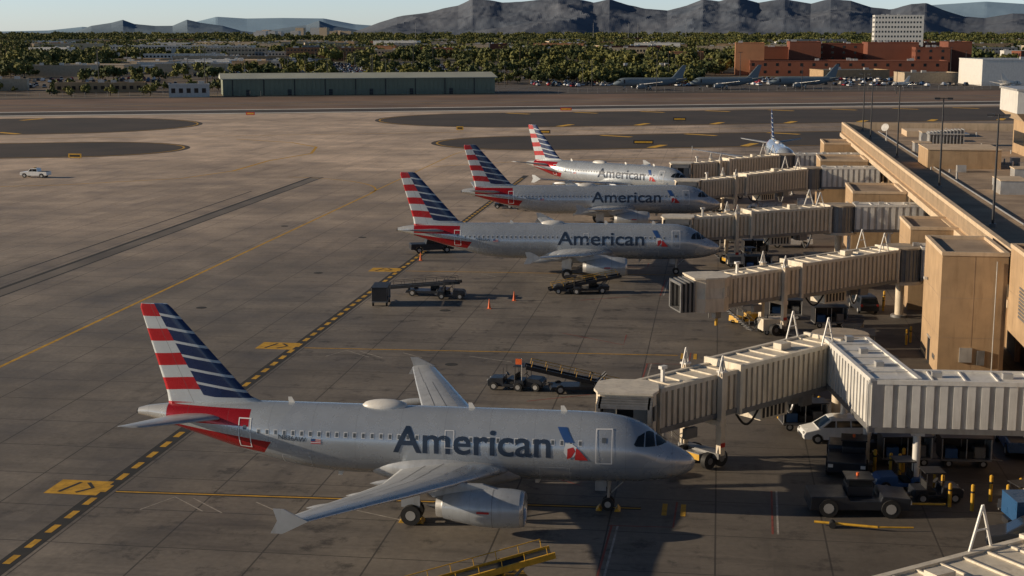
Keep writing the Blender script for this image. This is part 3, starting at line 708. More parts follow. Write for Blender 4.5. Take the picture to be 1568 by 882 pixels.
b.box(20,121.35,1.2,21,121.49,2.4,M_lgrey); b.box(21.4,121.3,1.0,22.0,121.49,2.2,M_grey)
def unit(x0,y0,x1,y1,z1,m,z0=9.0):
    b.box(x0,y0,z0,x1,y1,z1,m); b.box(x0-.1,y0-.1,z1,x1+.1,y1+.1,z1+.12,M_tan2)
unit(29.1,211,39,221,11.6,M_tan); unit(46.5,233,62,243,14.2,M_tan)
b.hexa([(46,232.5,14.3),(63,232.5,14.3),(63,244,14.3),(46,244,14.3),(44.6,231,15.6),(64,231,15.6),(64,245,15.6),(44.6,245,15.6)],M_tan2); b.box(44.6,231,15.6,64,245,19.0,M_white)
b.box(44.4,230.8,19.0,64.2,245.2,19.3,M_lgrey); b.box(46.43,234,10.5,46.5,242,12.5,M_glass)
unit(33,178,36,183,10.6,M_lgrey); unit(38,196,41,199,10.4,M_lgrey); unit(33,150,40,156,10.2,M_tan)
unit(31,240,33.5,243,10.4,M_lgrey); unit(35,262,38,266,10.6,M_lgrey); unit(44,200,58,212,12.6,M_tan)
for k in range(11):
    b.box(35+k*.55,253,9,35.15+k*.55,256,11.3+.05*k,M_lgrey)
b.box(34.8,252.8,10.9,41.4,256.2,11.1,M_lgrey)
b.box(34,275,9,44,283,10.0,M_tan2)
for k in range(26):
    xx=random.uniform(28,50);yy=random.uniform(130,285); b.cyl((xx,yy,9),(xx,yy,9.0+random.uniform(.4,1.2)),.12,.12,M_lgrey,8)
    if k%3==0: b.box(xx+1,yy,9.0,xx+2.2,yy+1.2,9.9,M_lgrey)
b.bar((30,140,9.2),(30,285,9.2),.2,M_lgrey); b.bar((46,140,9.2),(46,230,9.2),.25,M_lgrey)
b.cyl((29.0,262,9),(29.0,262,11),.08,.08,M_lgrey,8); b.cyl((29,262,11.2),(28.6,261.4,11.5),.15,.7,M_lgrey,16)
b.obj("annexes_and_roof_units",root)

def light_pole(x,y,z0,h):
    b=MB(); b.cyl((0,0,0),(0,0,h),.14,.08,M_dark,10); b.box(-.3,-.3,0,.3,.3,.35,M_grey)
    b.bar((-.75,0,h-.1),(.75,0,h-.1),.09,M_dark)
    for s in (-1,1): b.box(s*.75-.32,-.24,h-.22,s*.75+.32,.24,h+.02,M_dark); b.box(s*.75-.27,-.2,h-.25,s*.75+.27,.2,h-.222,M_lgrey)
    b.obj("light_pole",loc=(x,y,z0),rot=random.uniform(-.3,.3))
for yy in (148,184,228,268): light_pole(26.9,yy,9,11)
light_pole(27.5,289,9,11)

# ------------------------------------------------------------ vehicles
def whl(b,x,y,r,w,M=None):
    b.cyl((x,y-w/2,r),(x,y+w/2,r),r,r,M_black,18,M); b.cyl((x,y-w/2-.01,r),(x,y+w/2+.01,r),r*.55,r*.55,M_lgrey,12,M)
def minivan(x,y,a,col,name="minivan",Lc=5.0,H=1.75):
    root=empty(name,(x,y,0),a); b=MB(); W=.96
    body=[(2.45,.35),(2.5,.62),(2.35,.85),(1.45,1.05),(-2.35,1.12),(-2.5,.9),(-2.48,.35),(-1.95,.3),(-1.9,.55),(-1.55,.72),(-1.2,.55),(-1.15,.28),(1.1,.28),(1.15,.55),(1.5,.72),(1.85,.55),(1.9,.3)]
    b.prism(body,-W,W,col); b.obj("body",root,bevel=.05)
    b=MB()
    hi=[(.55,H-.08),(.2,H),(-1.9,H),(-2.15,H-.1)]
    pts=[(1.5,1.04)]+hi+[(-2.38,1.1)]
    k=len(pts); wy=lambda z: W-.02-(z-1.04)*.24
    vs=[(p[0],-wy(p[1]),p[1]) for p in pts]+[(p[0],wy(p[1]),p[1]) for p in pts]
    b.add(vs,[(i,(i+1)%k,k+(i+1)%k,k+i) for i in range(k)]+[tuple(range(k-1,-1,-1)),tuple(range(k,2*k))],col); b.obj("cabin",root,bevel=.03)
    b=MB()
    for s in (-1,1):
        o=.012
        for (x0,x1,t0,t1) in ((1.15,.3,.55,.28),(.2,-.75,.2,-.72),(-.85,-1.95,-.82,-1.85)):
            z0,z1=1.14,H-.17
            b.poly([(x0,s*(wy(z0)+o),z0),(x1,s*(wy(z0)+o),z0),(t1,s*(wy(z1)+o),z1),(t0,s*(wy(z1)+o),z1)],M_glass)
        b.box(2.3,s*.85,.68,2.47,s*.55,.82,M_lgrey); b.box(-2.5,s*.9,.8,-2.45,s*.7,1.05,M_red)
    b.poly([(1.42,-.78,1.1),(1.42,.78,1.1),(.62,.66,H-.12),(.62,-.66,H-.12)],M_glass)
    b.poly([(-2.385,-.75,1.18),(-2.385,.75,1.18),(-2.2,.65,H-.2),(-2.2,-.65,H-.2)],M_glass)
    for xx in (1.5,-1.55):
        for s in (-1,1): whl(b,xx,s*.86,.34,.22)
    b.box(2.44,-.5,.4,2.52,.5,.6,M_dark)
    b.obj("glass_and_wheels",root); return root
def pickup(x,y,a,col,name="pickup_truck"):
    root=empty(name,(x,y,0),a); b=MB(); W=.98
    body=[(2.75,.45),(2.78,.95),(2.6,1.1),(1.2,1.18),(-2.75,1.18),(-2.8,.5),(-2.2,.45),(-2.1,.75),(-1.7,.9),(-1.3,.75),(-1.2,.42),(1.35,.42),(1.45,.75),(1.85,.9),(2.25,.75),(2.3,.45)]
    b.prism(body,-W,W,col)
    cab=[(1.25,1.17),(.65,1.75),(.3,1.82),(-.7,1.82),(-.85,1.17)]; b.prism(cab,-.86,.86,col); b.obj("body",root,bevel=.04)
    b=MB()
    for s in (-1,1):
        b.poly([(1.02,s*.873,1.22),(.3,s*.873,1.22),(.3,s*.873,1.7),(.62,s*.873,1.7)],M_glass); b.poly([(.22,s*.873,1.22),(-.7,s*.873,1.22),(-.62,s*.873,1.7),(.22,s*.873,1.7)],M_glass)
        b.box(2.7,s*.9,.75,2.8,s*.6,.95,M_lgrey)
    b.poly([(1.22,-.75,1.22),(1.22,.75,1.22),(.72,.7,1.71),(.72,-.7,1.71)],M_glass)
    b.box(-2.65,-.85,1.185,-.95,.85,1.20,M_dark); b.box(-.05,-.5,1.83,.15,.5,1.95,M_yel)
    for xx in (1.85,-1.7):
        for s in (-1,1): whl(b,xx,s*.88,.4,.26)
    b.obj("glass_and_wheels",root); return root
def tractor(x,y,a,col,flag=False,name="baggage_tractor"):
    root=empty(name,(x,y,0),a); b=MB()
    b.prism([(1.5,.3),(1.55,.75),(1.3,.95),(.25,1.0),(.2,.55),(-.6,.5),(-.65,.85),(-1.4,.85),(-1.45,.3)],-.7,.7,col)
    b.box(-.6,-.55,.5,-.1,.55,.72,M_black); b.box(-.72,-.5,.72,-.6,.5,1.25,M_black); b.obj("body",root,bevel=.04)
    b=MB()
    for xx in (1.0,-.95):
        for s in (-1,1): whl(b,xx,s*.68,.33,.24)
    b.bar((.3,0,1.0),(.05,0,1.25),.05,M_dark); b.cyl((.04,0,1.22),(.0,0,1.26),.2,.2,M_dark,14)
    for xx in (-.7,.25):
        for s in (-1,1): b.bar((xx,s*.62,.9),(xx,s*.62,1.85),.05,M_dark)
    if not flag: b.box(-.85,-.7,1.85,.4,.7,1.91,M_dark)
    else:
        b.bar((-1.2,.4,.85),(-1.2,.4,2.6),.04,M_white); b.box(-1.2,.4,2.1,-.7,.42,2.55,M_orange)
    b.box(1.5,-.4,.45,1.6,.4,.6,M_lgrey); b.box(1.52,-.6,.65,1.57,-.4,.8,M_white); b.box(1.52,.4,.65,1.57,.6,.8,M_white)
    b.box(-1.75,-.06,.4,-1.45,.06,.5,M_grey)
    b.obj("frame_and_wheels",root); return root
def belt_loader(x,y,a,col,tilt=12,rail=None):
    rail=rail or col
    root=empty("belt_loader",(x,y,0),a); b=MB()
    b.prism([(2.2,.35),(2.3,.8),(1.2,.85),(1.1,.6),(-2.2,.6),(-2.3,.35)],-.9,.9,col); b.box(.2,.35,.6,1.1,.9,1.05,M_dark); b.obj("chassis",root,bevel=.03)
    b=MB(); M=Matrix.Translation((-.3,-.15,1.15))@Matrix.Rotation(R(-tilt),4,'Y')
    b.box(-3.9,-.42,0,3.9,.42,.1,M_black,M)
    for s in (-1,1):
        b.box(-4,s*.5-.05,-.12,4,s*.5+.05,.2,col,M); b.bar((-3.6,s*.55,.65),(3.6,s*.55,.65),.05,rail,M)
        for k in range(7): b.bar((-3.6+k*1.2,s*.55,.15),(-3.6+k*1.2,s*.55,.65),.045,rail,M)
    for k in range(14): b.cyl((-3.8+k*.58,-.45,-.02),(-3.8+k*.58,.45,-.02),.07,.07,M_grey,8,M)
    b.bar((1.4,.3,.7),(2.2,.3,1.5),.14,M_grey); b.bar((1.4,-.4,.7),(2.2,-.4,1.5),.14,M_grey); b.bar((-2,.2,.6),(-2.4,.2,.75),.14,M_grey)
    for xx in (1.5,-1.5):
        for s in (-1,1): whl(b,xx,s*.82,.36,.24)
    b.bar((.9,.6,1.05),(1.15,.6,1.4),.05,M_dark); b.cyl((1.12,.6,1.38),(1.16,.6,1.42),.19,.19,M_dark,12)
    b.obj("conveyor",root); return root
def cart(x,y,a,col=M_dark):
    root=empty("baggage_cart",(x,y,0),a); b=MB()
    b.box(-1.6,-.8,.45,1.6,.8,.58,M_grey)
    for xx in (-1.55,0,1.55):
        for s in (-1,1): b.bar((xx,s*.76,.58),(xx,s*.76,1.95),.07,M_lgrey)
    b.box(-1.65,-.85,1.95,1.65,.85,2.02,col); b.box(-1.62,-.78,.58,-1.58,.78,1.95,col); b.box(1.58,-.78,.58,1.62,.78,1.95,M_lgrey); b.box(-1.5,.76,.6,1.5,.79,1.9,col)
    b.box(-1.3,-.5,.58,-.5,.4,1.2,M_blue); b.box(-.4,-.6,.58,.5,.5,1.05,M_black); b.box(.6,-.4,.58,1.3,.5,1.3,M_grey)
    for xx in (-1.1,1.1):
        for s in (-1,1): whl(b,xx,s*.7,.27,.16)
    b.bar((1.6,0,.4),(2.5,0,.3),.08,M_grey); b.obj("cart",root); return root
def pushback(x,y,a,col):
    root=empty("pushback_tug",(x,y,0),a); b=MB()
    b.prism([(2.9,.45),(2.95,1.15),(1.3,1.3),(1.2,1.0),(-.6,1.0),(-.7,1.25),(-2.8,1.2),(-2.9,.4)],-1.2,1.2,col); b.box(-.6,-.3,1.0,.9,1.15,1.6,col)
    b.obj("body",root,bevel=.05); b=MB()
    b.box(-.55,-.32,1.6,.85,1.17,2.0,M_glass); b.box(-.65,-.4,2.0,.95,1.25,2.08,col)
    for xx in (1.8,-1.8):
        for s in (-1,1): whl(b,xx,s*1.1,.55,.4)
    for s in (-1,1): b.box(2.9,s*1.0-.15,.8,3.0,s*1.0+.15,1.0,M_white)
    b.bar((2.9,0,.5),(5.2,0,.5),.14,M_yel); b.cyl((.1,.4,2.08),(.1,.4,2.25),.09,.09,M_orange,10)
    b.obj("cab_and_wheels",root); return root
def box_truck(x,y,a,col,boxcol,Lb=4.2,H=2.9,name="service_truck"):
    root=empty(name,(x,y,0),a); b=MB()
    b.prism([(3.6,.5),(3.65,1.2),(3.3,1.9),(2.7,2.3),(1.9,2.3),(1.9,.5)],-1.05,1.05,col); b.obj("cab",root,bevel=.05)
    b=MB(); b.box(1.7,-1.15,.95,1.7-Lb,1.15,H,boxcol); b.box(1.8,-.5,.6,1.5-Lb,.5,.94,M_dark)
    for k in range(6): b.box(1.5-k*Lb/6.2,-1.17,1.0,1.44-k*Lb/6.2,-1.15,H-.05,M_lgrey)
    b.obj("body",root,bevel=.02); b=MB()
    b.poly([(3.67,-.9,1.25),(3.67,.9,1.25),(3.34,.85,1.88),(3.34,-.85,1.88)],M_glass)
    for s in (-1,1):
        b.poly([(3.2,s*1.062,1.3),(2.2,s*1.062,1.3),(2.2,s*1.062,2.1),(2.85,s*1.062,2.1)],M_glass)
        for xx in (2.8,-.9): whl(b,xx,s*1.0,.45,.3)
        b.box(3.6,s*.95,.7,3.7,s*.65,.95,M_white)
    b.obj("glass_and_wheels",root); return root
vw=mat("white_vehicle_paint",(.72,.72,.70),.25,0,.04); vb=mat("dark_vehicle_paint",(.022,.025,.032),.35,0,.1)
vbl=mat("blue_vehicle_paint",(.03,.09,.2),.3,0,.1); vs_=mat("silver_vehicle_paint",(.45,.46,.47),.3,.5,.05)
minivan(8.6,100.6,R(190),vw)
pushback(8.8,94.2,R(-95),vb); pushback(8.6,85.2,R(5),vb)
box_truck(6.6,112.5,R(170),vw,vw,3.0,2.3)
box_truck(19.0,82.8,R(10),vbl,vbl,4,2.2)
minivan(17.6,79.8,R(170),vb)
tractor(-16.0,112.2,R(175),vb,True); tractor(-14.6,112.4,R(-10),vb)
belt_loader(-10.4,112.0,R(12),vb,-14,M_yel)
belt_loader(-13.6,156.2,R(14),vb,10,M_yel); tractor(-15.6,155.6,R(180),vb)
belt_loader(-30.4,152.3,R(-3),vb,6); cart(-34.2,146.6,R(96)); tractor(-27.6,150.8,R(4),vb)
belt_loader(-11.2,69.4,R(24),M_yel,10)
pickup(-130.5,268,R(178),vw); pickup(-146,243,R(0),vw)
tractor(-33.6,231,R(0),vb); tractor(-30,232.5,R(0),vb); belt_loader(-27,229,R(10),vb); pickup(-36,183,R(20),vb)
tractor(4.4,180,R(20),vb); pickup(9.8,194,R(185),vw); minivan(3,207,R(180),vbl); box_truck(8,222,R(180),vw,vs_,3.4,2.6); minivan(7.5,215,R(170),vw); tractor(1,197,R(0),vb)
cart(5,186,R(10),M_dark); box_truck(12,172,R(185),vb,vb,3,2.5); pickup(9.5,158,R(190),vbl); minivan(15,150,R(100),vb); tractor(3,141.5,R(40),M_yel); cart(7,144.5,R(0)); cart(11,141,R(10),M_dark)
tractor(13,137,R(90),vb); cart(6.5,103.5,R(10),M_dark); tractor(11.5,98.6,R(80),vb); tractor(13.5,88,R(10),vb); pickup(20.5,100,R(90),vbl)
cart(14,118,R(90)); box_truck(13.5,228,R(90),vs_,vw,3.5,2.5); minivan(-1,232,R(5),vb)
belt_loader(-8,190,R(10),vb,8,M_yel); tractor(-4,192,R(0),vb); cart(-1,188.5,R(5)); cart(12.5,133,R(80)); cart(13.2,129,R(85)); tractor(12.2,110,R(95),vb); cart(14.5,113.4,R(92))
box_truck(15.5,164,R(95),vw,vs_,3.4,2.5); tractor(8,166,R(10),vb); cart(9,172,R(0)); cart(5,172.5,R(0)); pickup(2,250,R(10),vw); cart(-22,236,R(10)); tractor(7,128,R(150),vb)
cart(12.6,95.6,R(8)); cart(16.4,95.8,R(4)); tractor(18.4,86,R(20),vb); cart(16.2,102,R(85)); tractor(11.6,90.0,R(190),M_blue)
b=MB(); b.bar((6,82.2,.25),(9.5,81.7,.25),.16,M_yel); b.bar((9.5,81.7,.25),(11.5,81.9,.25),.1,M_yel); b.cyl((7,81.8,.2),(7,82.3,.2),.2,.2,M_black,12); b.obj("tow_bar")
def chocks(x,y):
    b=MB()
    for s in (-.55,.55): b.prism([(s-.18,0),(s+.18,0),(s,.22)],-.4,.4,M_yel)
    b.obj("wheel_chock",loc=(x,y,0))
for p in ((-5.9,83.5),(-17.0,79.8),(-16.9,87.5)): chocks(*p)
def gpu(x,y,a):
    root=empty("ground_power_unit",(x,y,0),a); b=MB(); b.box(-1.2,-.7,.4,1.2,.7,1.5,M_cream2); b.box(-1.21,-.5,.6,-1.2,.5,1.3,M_dark); b.box(-1.0,-.72,.6,.4,-.7,1.3,M_grey); b.cyl((.6,.2,1.5),(.6,.2,1.85),.07,.07,M_dark,8)
    for xx in (-.8,.8):
        for s in (-1,1): whl(b,xx,s*.6,.25,.15)
    b.bar((1.2,0,.4),(2.1,0,.3),.07,M_grey); b.obj("unit",root,bevel=.02)
gpu(2.6,176.5,R(10)); gpu(5.5,137,R(200)); gpu(16.2,106.5,R(90))

def bollard(x,y,h=1.15):
    b=MB(); b.cyl((0,0,0),(0,0,h),.11,.11,M_yel,12); b.cyl((0,0,h),(0,0,h+.06),.11,.05,M_yel,12); b.cyl((0,0,h*.7),(0,0,h*.78),.113,.113,M_black,12,caps=False)
    b.obj("bollard",loc=(x,y,0))
for p in ((4.2,106.2),(4.9,106.0),(7.0,105.2),(7.5,104.6),(7.8,106.6),(10.2,95.8),(10.5,93.4),(11.4,92.6),(11.9,92.2),(12.3,93.6),(12.9,92.4),(13.8,90.2),(14.0,88.4),(14.2,86.8),(15.4,86.2),(16.8,88.2),(17.6,87.2),(18.6,88.6),(19.4,91),
          (17.3,133.5),(17.8,134.6),(19,133.2),(19.8,136),(13.2,104.5),(13.8,106.4),(17,150),(17.4,153)): bollard(*p,h=random.uniform(1.3,1.6))
def cone(x,y):
    b=MB(); b.box(-.22,-.22,0,.22,.22,.04,M_orange); b.cyl((0,0,.04),(0,0,1.0),.16,.03,M_orange,14); b.cyl((0,0,.55),(0,0,.72),.088,.066,M_white,14,caps=False); b.obj("traffic_cone",loc=(x,y,0))
for p in ((-22.7,145.6),(-20.8,150.4),(-36,176)): cone(*p)

# ------------------------------------------------------------ background structures
def building(name,x,y,w,d,h,m,a=0,win=True,roofm=None,storeys=None,ws=3.2):
    root=empty(name,(x,y,0),a); b=MB(); b.box(0,0,0,w,d,h,m); b.box(-.15,-.15,h,w+.15,.35,h+.5,m); b.box(-.15,d-.35,h,w+.15,d+.15,h+.5,m); b.box(-.15,.35,h,.35,d-.35,h+.5,m); b.box(w-.35,.35,h,w+.15,d-.35,h+.5,m)
    b.box(.35,.35,h,w-.35,d-.35,h+.03,roofm or M_lgrey)
    for k in range(int(w/18)+1): 
        xx=random.uniform(1,max(1.5,w-4)); yy=random.uniform(1,max(1.2,d-4)); b.box(xx,yy,h+.03,xx+2.5,yy+2,h+1.6,M_lgrey)
    b.obj("walls",root)
    if win:
        b=MB(); ns=storeys or max(1,int(h/3.6))
        for s in range(ns):
            z0=h*(s+.35)/ns; z1=h*(s+.75)/ns; k=1.0
            while k<w-2: 
                b.box(k,-.06,z0,k+1.7,-.01,z1,M_glass); k+=ws
            k=1.0
            while k<d-2: b.box(-.06,k,z0,-.01,k+1.7,z1,M_glass); k+=ws
        b.obj("windows",root)
    return root
ang=R(20.8)
M_hang=mat("hangar_green_metal",(.21,.23,.165),.6,0,.1,.1,0,.25); M_hroof=mat("hangar_roof",(.46,.47,.38),.5,0,.08,.1)
root=empty("hangar",(-213.6,620,0),ang); b=MB(); HL=121
b.box(0,0,0,HL,24,7.4,M_hang)
for k in range(60): b.box(k*HL/60,-.18,0,k*HL/60+.35,0,7.2,M_hang)
for k in (10,28,46,64,82,100): b.box(k,-.25,0,k+1.6,-.19,2.6,M_dark)
for k in range(9): b.box(k*13.4+4,-.27,0,k*13.4+4.4,-.2,7.0,M_dark)
b.obj("walls",root); b=MB()
b.add([(-1,-1,7.4),(HL+1,-1,7.4),(HL+1,12,9.4),(-1,12,9.4),(-1,25,7.4),(HL+1,25,7.4),(-1,-1,7.1),(HL+1,-1,7.1),(HL+1,25,7.1),(-1,25,7.1)],[(0,1,2,3),(3,2,5,4),(0,6,7,1),(1,7,8,5,2),(4,5,8,9),(0,3,4,9,6)],M_hroof)
b.obj("roof",root)
building("airfield_shed",-232,604,17,9,5,M_lgrey,ang)
building("airfield_shed",-300,640,40,12,4,M_tan,ang); building("airfield_shed",-345,655,22,10,5,M_creamd,ang,False)
def px2(x,Y): return (x-1103)*.4316*Y/1010.0
for (x0,x1,top,m,Y,wn_) in ((1127,1170,66,M_brickl,960,False),(1168,1212,72,M_brick,1010,False),(1210,1256,64,M_brick,990,False),(1254,1330,67,M_brick,1030,True),(1328,1402,65,M_brick,1000,False),(1400,1450,72,M_brick,980,True),(1448,1482,64,M_brick,1020,False),(1150,1440,92,M_brick,945,True)):
    h=28-(top-47)/2248*Y; building("brick_building",px2(x0,Y),Y,(x1-x0)*.445*Y/1010,40,h,m,0,wn_,M_brick,None,7.5)
building("office_tower",px2(1337,1600),1600,50,25,28+22/2248*1600,M_white,0,True,storeys=9)
building("cargo_building",134,790,70,40,13,M_white,R(8),False)
building("cargo_building",100,830,30,20,5,M_creamd,R(10),False)
building("concourse_building",-546,1227,118,20,7.5,M_white,R(12)); building("concourse_building",-640,1500,150,30,12,M_lgrey,R(5))
building("low_warehouse",60,880,40,25,5,M_tan,R(15),False); building("low_warehouse",-60,930,36,25,6,M_tan,R(18),False)
rb=[M_white,M_lgrey,M_tan2,M_tan,M_tan,M_brickl,M_grey,M_creamd,M_creamd,M_brick]
for k in range(170):
    Y=random.choice([random.uniform(730,1200),random.uniform(1100,2600),random.uniform(1200,3500),random.uniform(1200,2200)]); px=random.uniform(-60,1650)
    X=(px-1103)*.4316*Y/1010
    if Y<1300 and -320<X<-110: continue
    if Y<1000 and X>-140: continue
    if Y<1100 and X>0: continue
    w=random.uniform(14,50)*(1+Y/2500); building(random.choice(["low_warehouse","office_building","apartment_building"]),X,Y,w,random.uniform(12,30),random.uniform(4,7)*(1 if Y<1300 else 1.9),random.choice(rb),R(random.choice([0,20,10,5])),Y<1700 and random.random()<.5)
for k in range(14):
    px=random.uniform(340,520); Y=random.uniform(4200,5200); X=(px-1103)*.4316*Y/1010; building("office_tower",X,Y,random.uniform(20,42),30,random.uniform(22,40),random.choice([M_creamd,M_lgrey,M_tan2]),0,False)
for px in (960,975,1050,620,905):
    Y=3800; X=(px-1103)*.4316*Y/1010; b=MB(); b.cyl((0,0,0),(0,0,48),.7,.3,M_grey,8); b.box(-1,-1,42,1,1,43,M_grey); b.obj("radio_mast",loc=(X,Y,0))
M_mil=mat("military_grey",(.15,.19,.22),.5,0,.1)
for (xx,yy) in ((-50,706),(-14,720),(24,734)): airliner(36,1,xx,yy,R(196),livery=False,name="tanker_aircraft",body_mat=M_mil)
airliner(20,0,85,755,R(200),livery=False,scale=.5,name="business_jet",body_mat=M_white)
airliner(20,0,150,770,R(20),livery=False,scale=.6,name="business_jet",body_mat=M_white)

def cars(name,area,n,seedv):
    rnd=random.Random(seedv); b=MB(); cols=[mat("car_white",(.7,.7,.7),.3),mat("car_silver",(.4,.41,.42),.3,.4),mat("car_black",(.03,.03,.035),.3),mat("car_blue",(.05,.1,.2),.3),mat("car_red",(.3,.03,.03),.3),mat("car_tan",(.35,.3,.24),.3)]
    (x0,y0,x1,y1,a)=area
    for k in range(n):
        u=rnd.uniform(0,x1); v=round(rnd.uniform(0,y1)/8)*8; M=TR(x0,y0,0,a)@TR(round(u/2.9)*2.9,v,0,math.pi/2)
        c=rnd.choice([0,0,0,1,1,2,2,3,4,5]); m=cols[c]; h=rnd.choice([1.4,1.4,1.75])
        b.hexa([(-2.3,-.9,.35),(2.3,-.9,.35),(2.3,.9,.35),(-2.3,.9,.35),(-2.2,-.88,.95),(2.2,-.88,.85),(2.2,.88,.85),(-2.2,.88,.95)],m,M)
        b.hexa([(-1.9,-.8,.95),(1.1,-.8,.88),(1.1,.8,.88),(-1.9,.8,.95),(-1.5,-.62,h),(.3,-.62,h),(.3,.62,h),(-1.5,.62,h)],M_glass if rnd.random()<.6 else m,M)
        b.box(-1.4,-.6,h,.25,.6,h+.03,m,M)
        for xx in (-1.45,1.4): b.box(xx-.32,-.92,0,xx+.32,.92,.5,M_black,M)
    b.obj(name,recalc=False)
M_lot=mat("parking_asphalt",(.085,.075,.065),.9,0,.2,.05)
rect_sheet("parking_lot",[(-330,850),(-110,930),(-130,1290),(-420,1230)],-.03,M_lot)
cars("parked_cars",(-320,870,200,340,ang),1500,3)
cars("parked_cars",(-520,700,230,60,ang),240,4)
cars("parked_cars",(-420,650,170,40,ang),120,9)
cars("parked_cars",(-30,800,180,50,R(15)),160,5)
cars("parked_cars",(150,880,180,60,R(10)),120,6)
cars("parked_cars",(-90,740,150,60,R(18)),190,7)
cars("parked_cars",(60,770,70,30,R(12)),40,8)
cars("parked_cars",(-105,835,110,60,R(18)),160,10)
b=MB()
for k in range(220):
    p=EN(-420+k*4.6,652); b.bar((p[0],p[1],0),(p[0],p[1],2.4),.12,M_grey)
for zz in (.9,1.6,2.35):
    p=EN(-420,652);q=EN(590,652); b.bar((*p,zz),(*q,zz),.09,M_grey)
b.obj("perimeter_fence")
for k in range(70):
    Y=random.uniform(680,1500); px=random.uniform(0,1560); X=(px-1103)*.4316*Y/1010; h=random.uniform(10,20)
    b=MB(); b.cyl((0,0,0),(0,0,h),.22,.12,M_dark,6); b.box(-1.1,-.2,h,1.1,.2,h+.25,M_dark); b.obj("street_lamp",loc=(X,Y,0))
for (e,n,w,m) in ((20,500,3,M_red),(-55,404,2.5,M_dark),(130,505,4,M_red),(95,392,3,M_dark),(190,335,3,M_dark),(-25,338,3,M_yel),(-90,420,3,M_dark),(110,350,5,M_dark),(-60,455,4,M_dark),(150,440,4,M_dark),(75,412,2,M_yel)):
    p=EN(e,n); b=MB(); b.box(-w/2,-.1,.25,w/2,.1,1.2,m); b.box(-w/2+.3,-.12,.5,w/2-.3,-.1,.95,M_yel if m!=M_yel else M_black); b.bar((-w/3,0,0),(-w/3,0,.3),.08,M_grey); b.bar((w/3,0,0),(w/3,0,.3),.08,M_grey); b.obj("taxiway_sign",loc=(*p,0))

# ------------------------------------------------------------ trees
def leafmat(name,c0,c1):
    t=NT(name); oi=t.n("ShaderNodeObjectInfo"); co=t.coord()
    nz=t.noise(.5,3,.6,co)
    c=t.mix(oi.outputs["Random"],c4(c0),c4(c1)); c=t.mix(t.mapr(nz,.35,.65,0,.5),c,c4((c0[0]*.45,c0[1]*.5,c0[2]*.4)))
    t.set(t.b.inputs["Base Color"],c); t.b.inputs["Roughness"].default_value=.8; return t.m
M_leaf=leafmat("tree_foliage",(.055,.075,.02),(.20,.19,.04)); M_bark=mat("bark",(.09,.065,.045),.9)
def tree_mesh(seedv,h,kind):
    r=random.Random(seedv); b=MB()
    if kind=='palm':
        b.cyl((0,0,0),(.3,0,h),.28,.18,M_bark,6)
        for k in range(26):
            a=r.uniform(0,6.28); dr=r.uniform(-.9,.7); p=Vector((.3,0,h)); dirv=Vector((math.cos(a),math.sin(a),dr)).normalized(); q=p+dirv*1.2; s=q+Vector((math.cos(a)*.8,math.sin(a)*.8,-.8+dr*.3)); w=Vector((-math.sin(a),math.cos(a),0))*.25
            b.poly([p,q-w,s,q+w],M_leaf)
        return b
    b.cyl((0,0,0),(0,0,h*.45),.3,.18,M_bark,6)
    lobes=[]
    for k in range(8):
        a=r.uniform(0,6.28); rr=r.uniform(.15,.5)*h; c=Vector((math.cos(a)*rr,math.sin(a)*rr,h*r.uniform(.34,.8))); lobes.append((c,h*r.uniform(.17,.28)))
        b.cyl((0,0,h*.3),tuple(c),.12,.04,M_bark,5,caps=False)
    for c,s in lobes:
        for k in range(34):
            d=Vector((r.gauss(0,1),r.gauss(0,1),r.gauss(0,.75))); d.normalize(); p=c+d*s*r.uniform(.55,1.1)
            n1=Vector((r.gauss(0,1),r.gauss(0,1),r.gauss(0,1))).normalized(); u=n1.cross(d+Vector((.01,.02,.03))).normalized()*r.uniform(.35,.7)*h/7; v=n1*r.uniform(.35,.7)*h/7
            b.poly([p-u-v*.6,p+u*.9-v,p+u+v,p-u*.8+v*.9],M_leaf)
    return b
rt=random.Random(11)
def scatter(kind,seedv,h,count,fn):
    o=tree_mesh(seedv,h,kind).obj("tree",recalc=False)
    vs=[];fs=[]
    k=0
    while k<count:
        p=fn()
        if p is None: continue
        x,y,s=p; a=rt.uniform(0,6.28); q=.5*s; i=len(vs)
        for j in range(4): vs.append((x+q*math.cos(a+j*math.pi/2)*1.4142,y+q*math.sin(a+j*math.pi/2)*1.4142,-.05))
        fs.append((i,i+1,i+2,i+3)); k+=1
    me=bpy.data.meshes.new("tree_belt"); me.from_pydata(vs,[],fs); me.update()
    p=bpy.data.objects.new("distant_trees",me); COL.objects.link(p); o.parent=p
    p.instance_type='FACES'; p.use_instance_faces_scale=True; p.instance_faces_scale=1.0; p.show_instancer_for_render=False
def inwedge(Y0,Y1,pw=1.0):
    def f():
        Y=Y0+(Y1-Y0)*rt.random()**pw; px=rt.uniform(-120,1700); X=(px-1103)*.4316*Y/1010
        if Y<1300 and -340<X<-100 and rt.random()<.8: return None
        if 925<Y<1075 and X>5: return None
        if Y<925 and X>-10: return None
        if noise.noise(Vector((X*.006,Y*.0025,0)))+.5*noise.noise(Vector((X*.02,Y*.008,3)))<(-.16 if Y<3000 else -.3): return None
        return X,Y,rt.uniform(.45,1.35)*(1+max(0,Y-2500)/3500)
    return f
for i,(kd,sd,hh,ct,Y0,Y1,pw) in enumerate((('t',1,10,1300,1000,2600,.85),('t',2,11.5,1150,1050,2800,.85),('t',3,8.5,1300,980,2600,.85),('t',4,10.5,1700,2200,5600,.8),('t',5,9.5,1700,2200,6500,.9),('t',6,7.5,520,770,1080,1.0),('palm',7,14,280,1100,2600,1.0))):
    scatter(kd,sd,hh,ct,inwedge(Y0,Y1,pw))
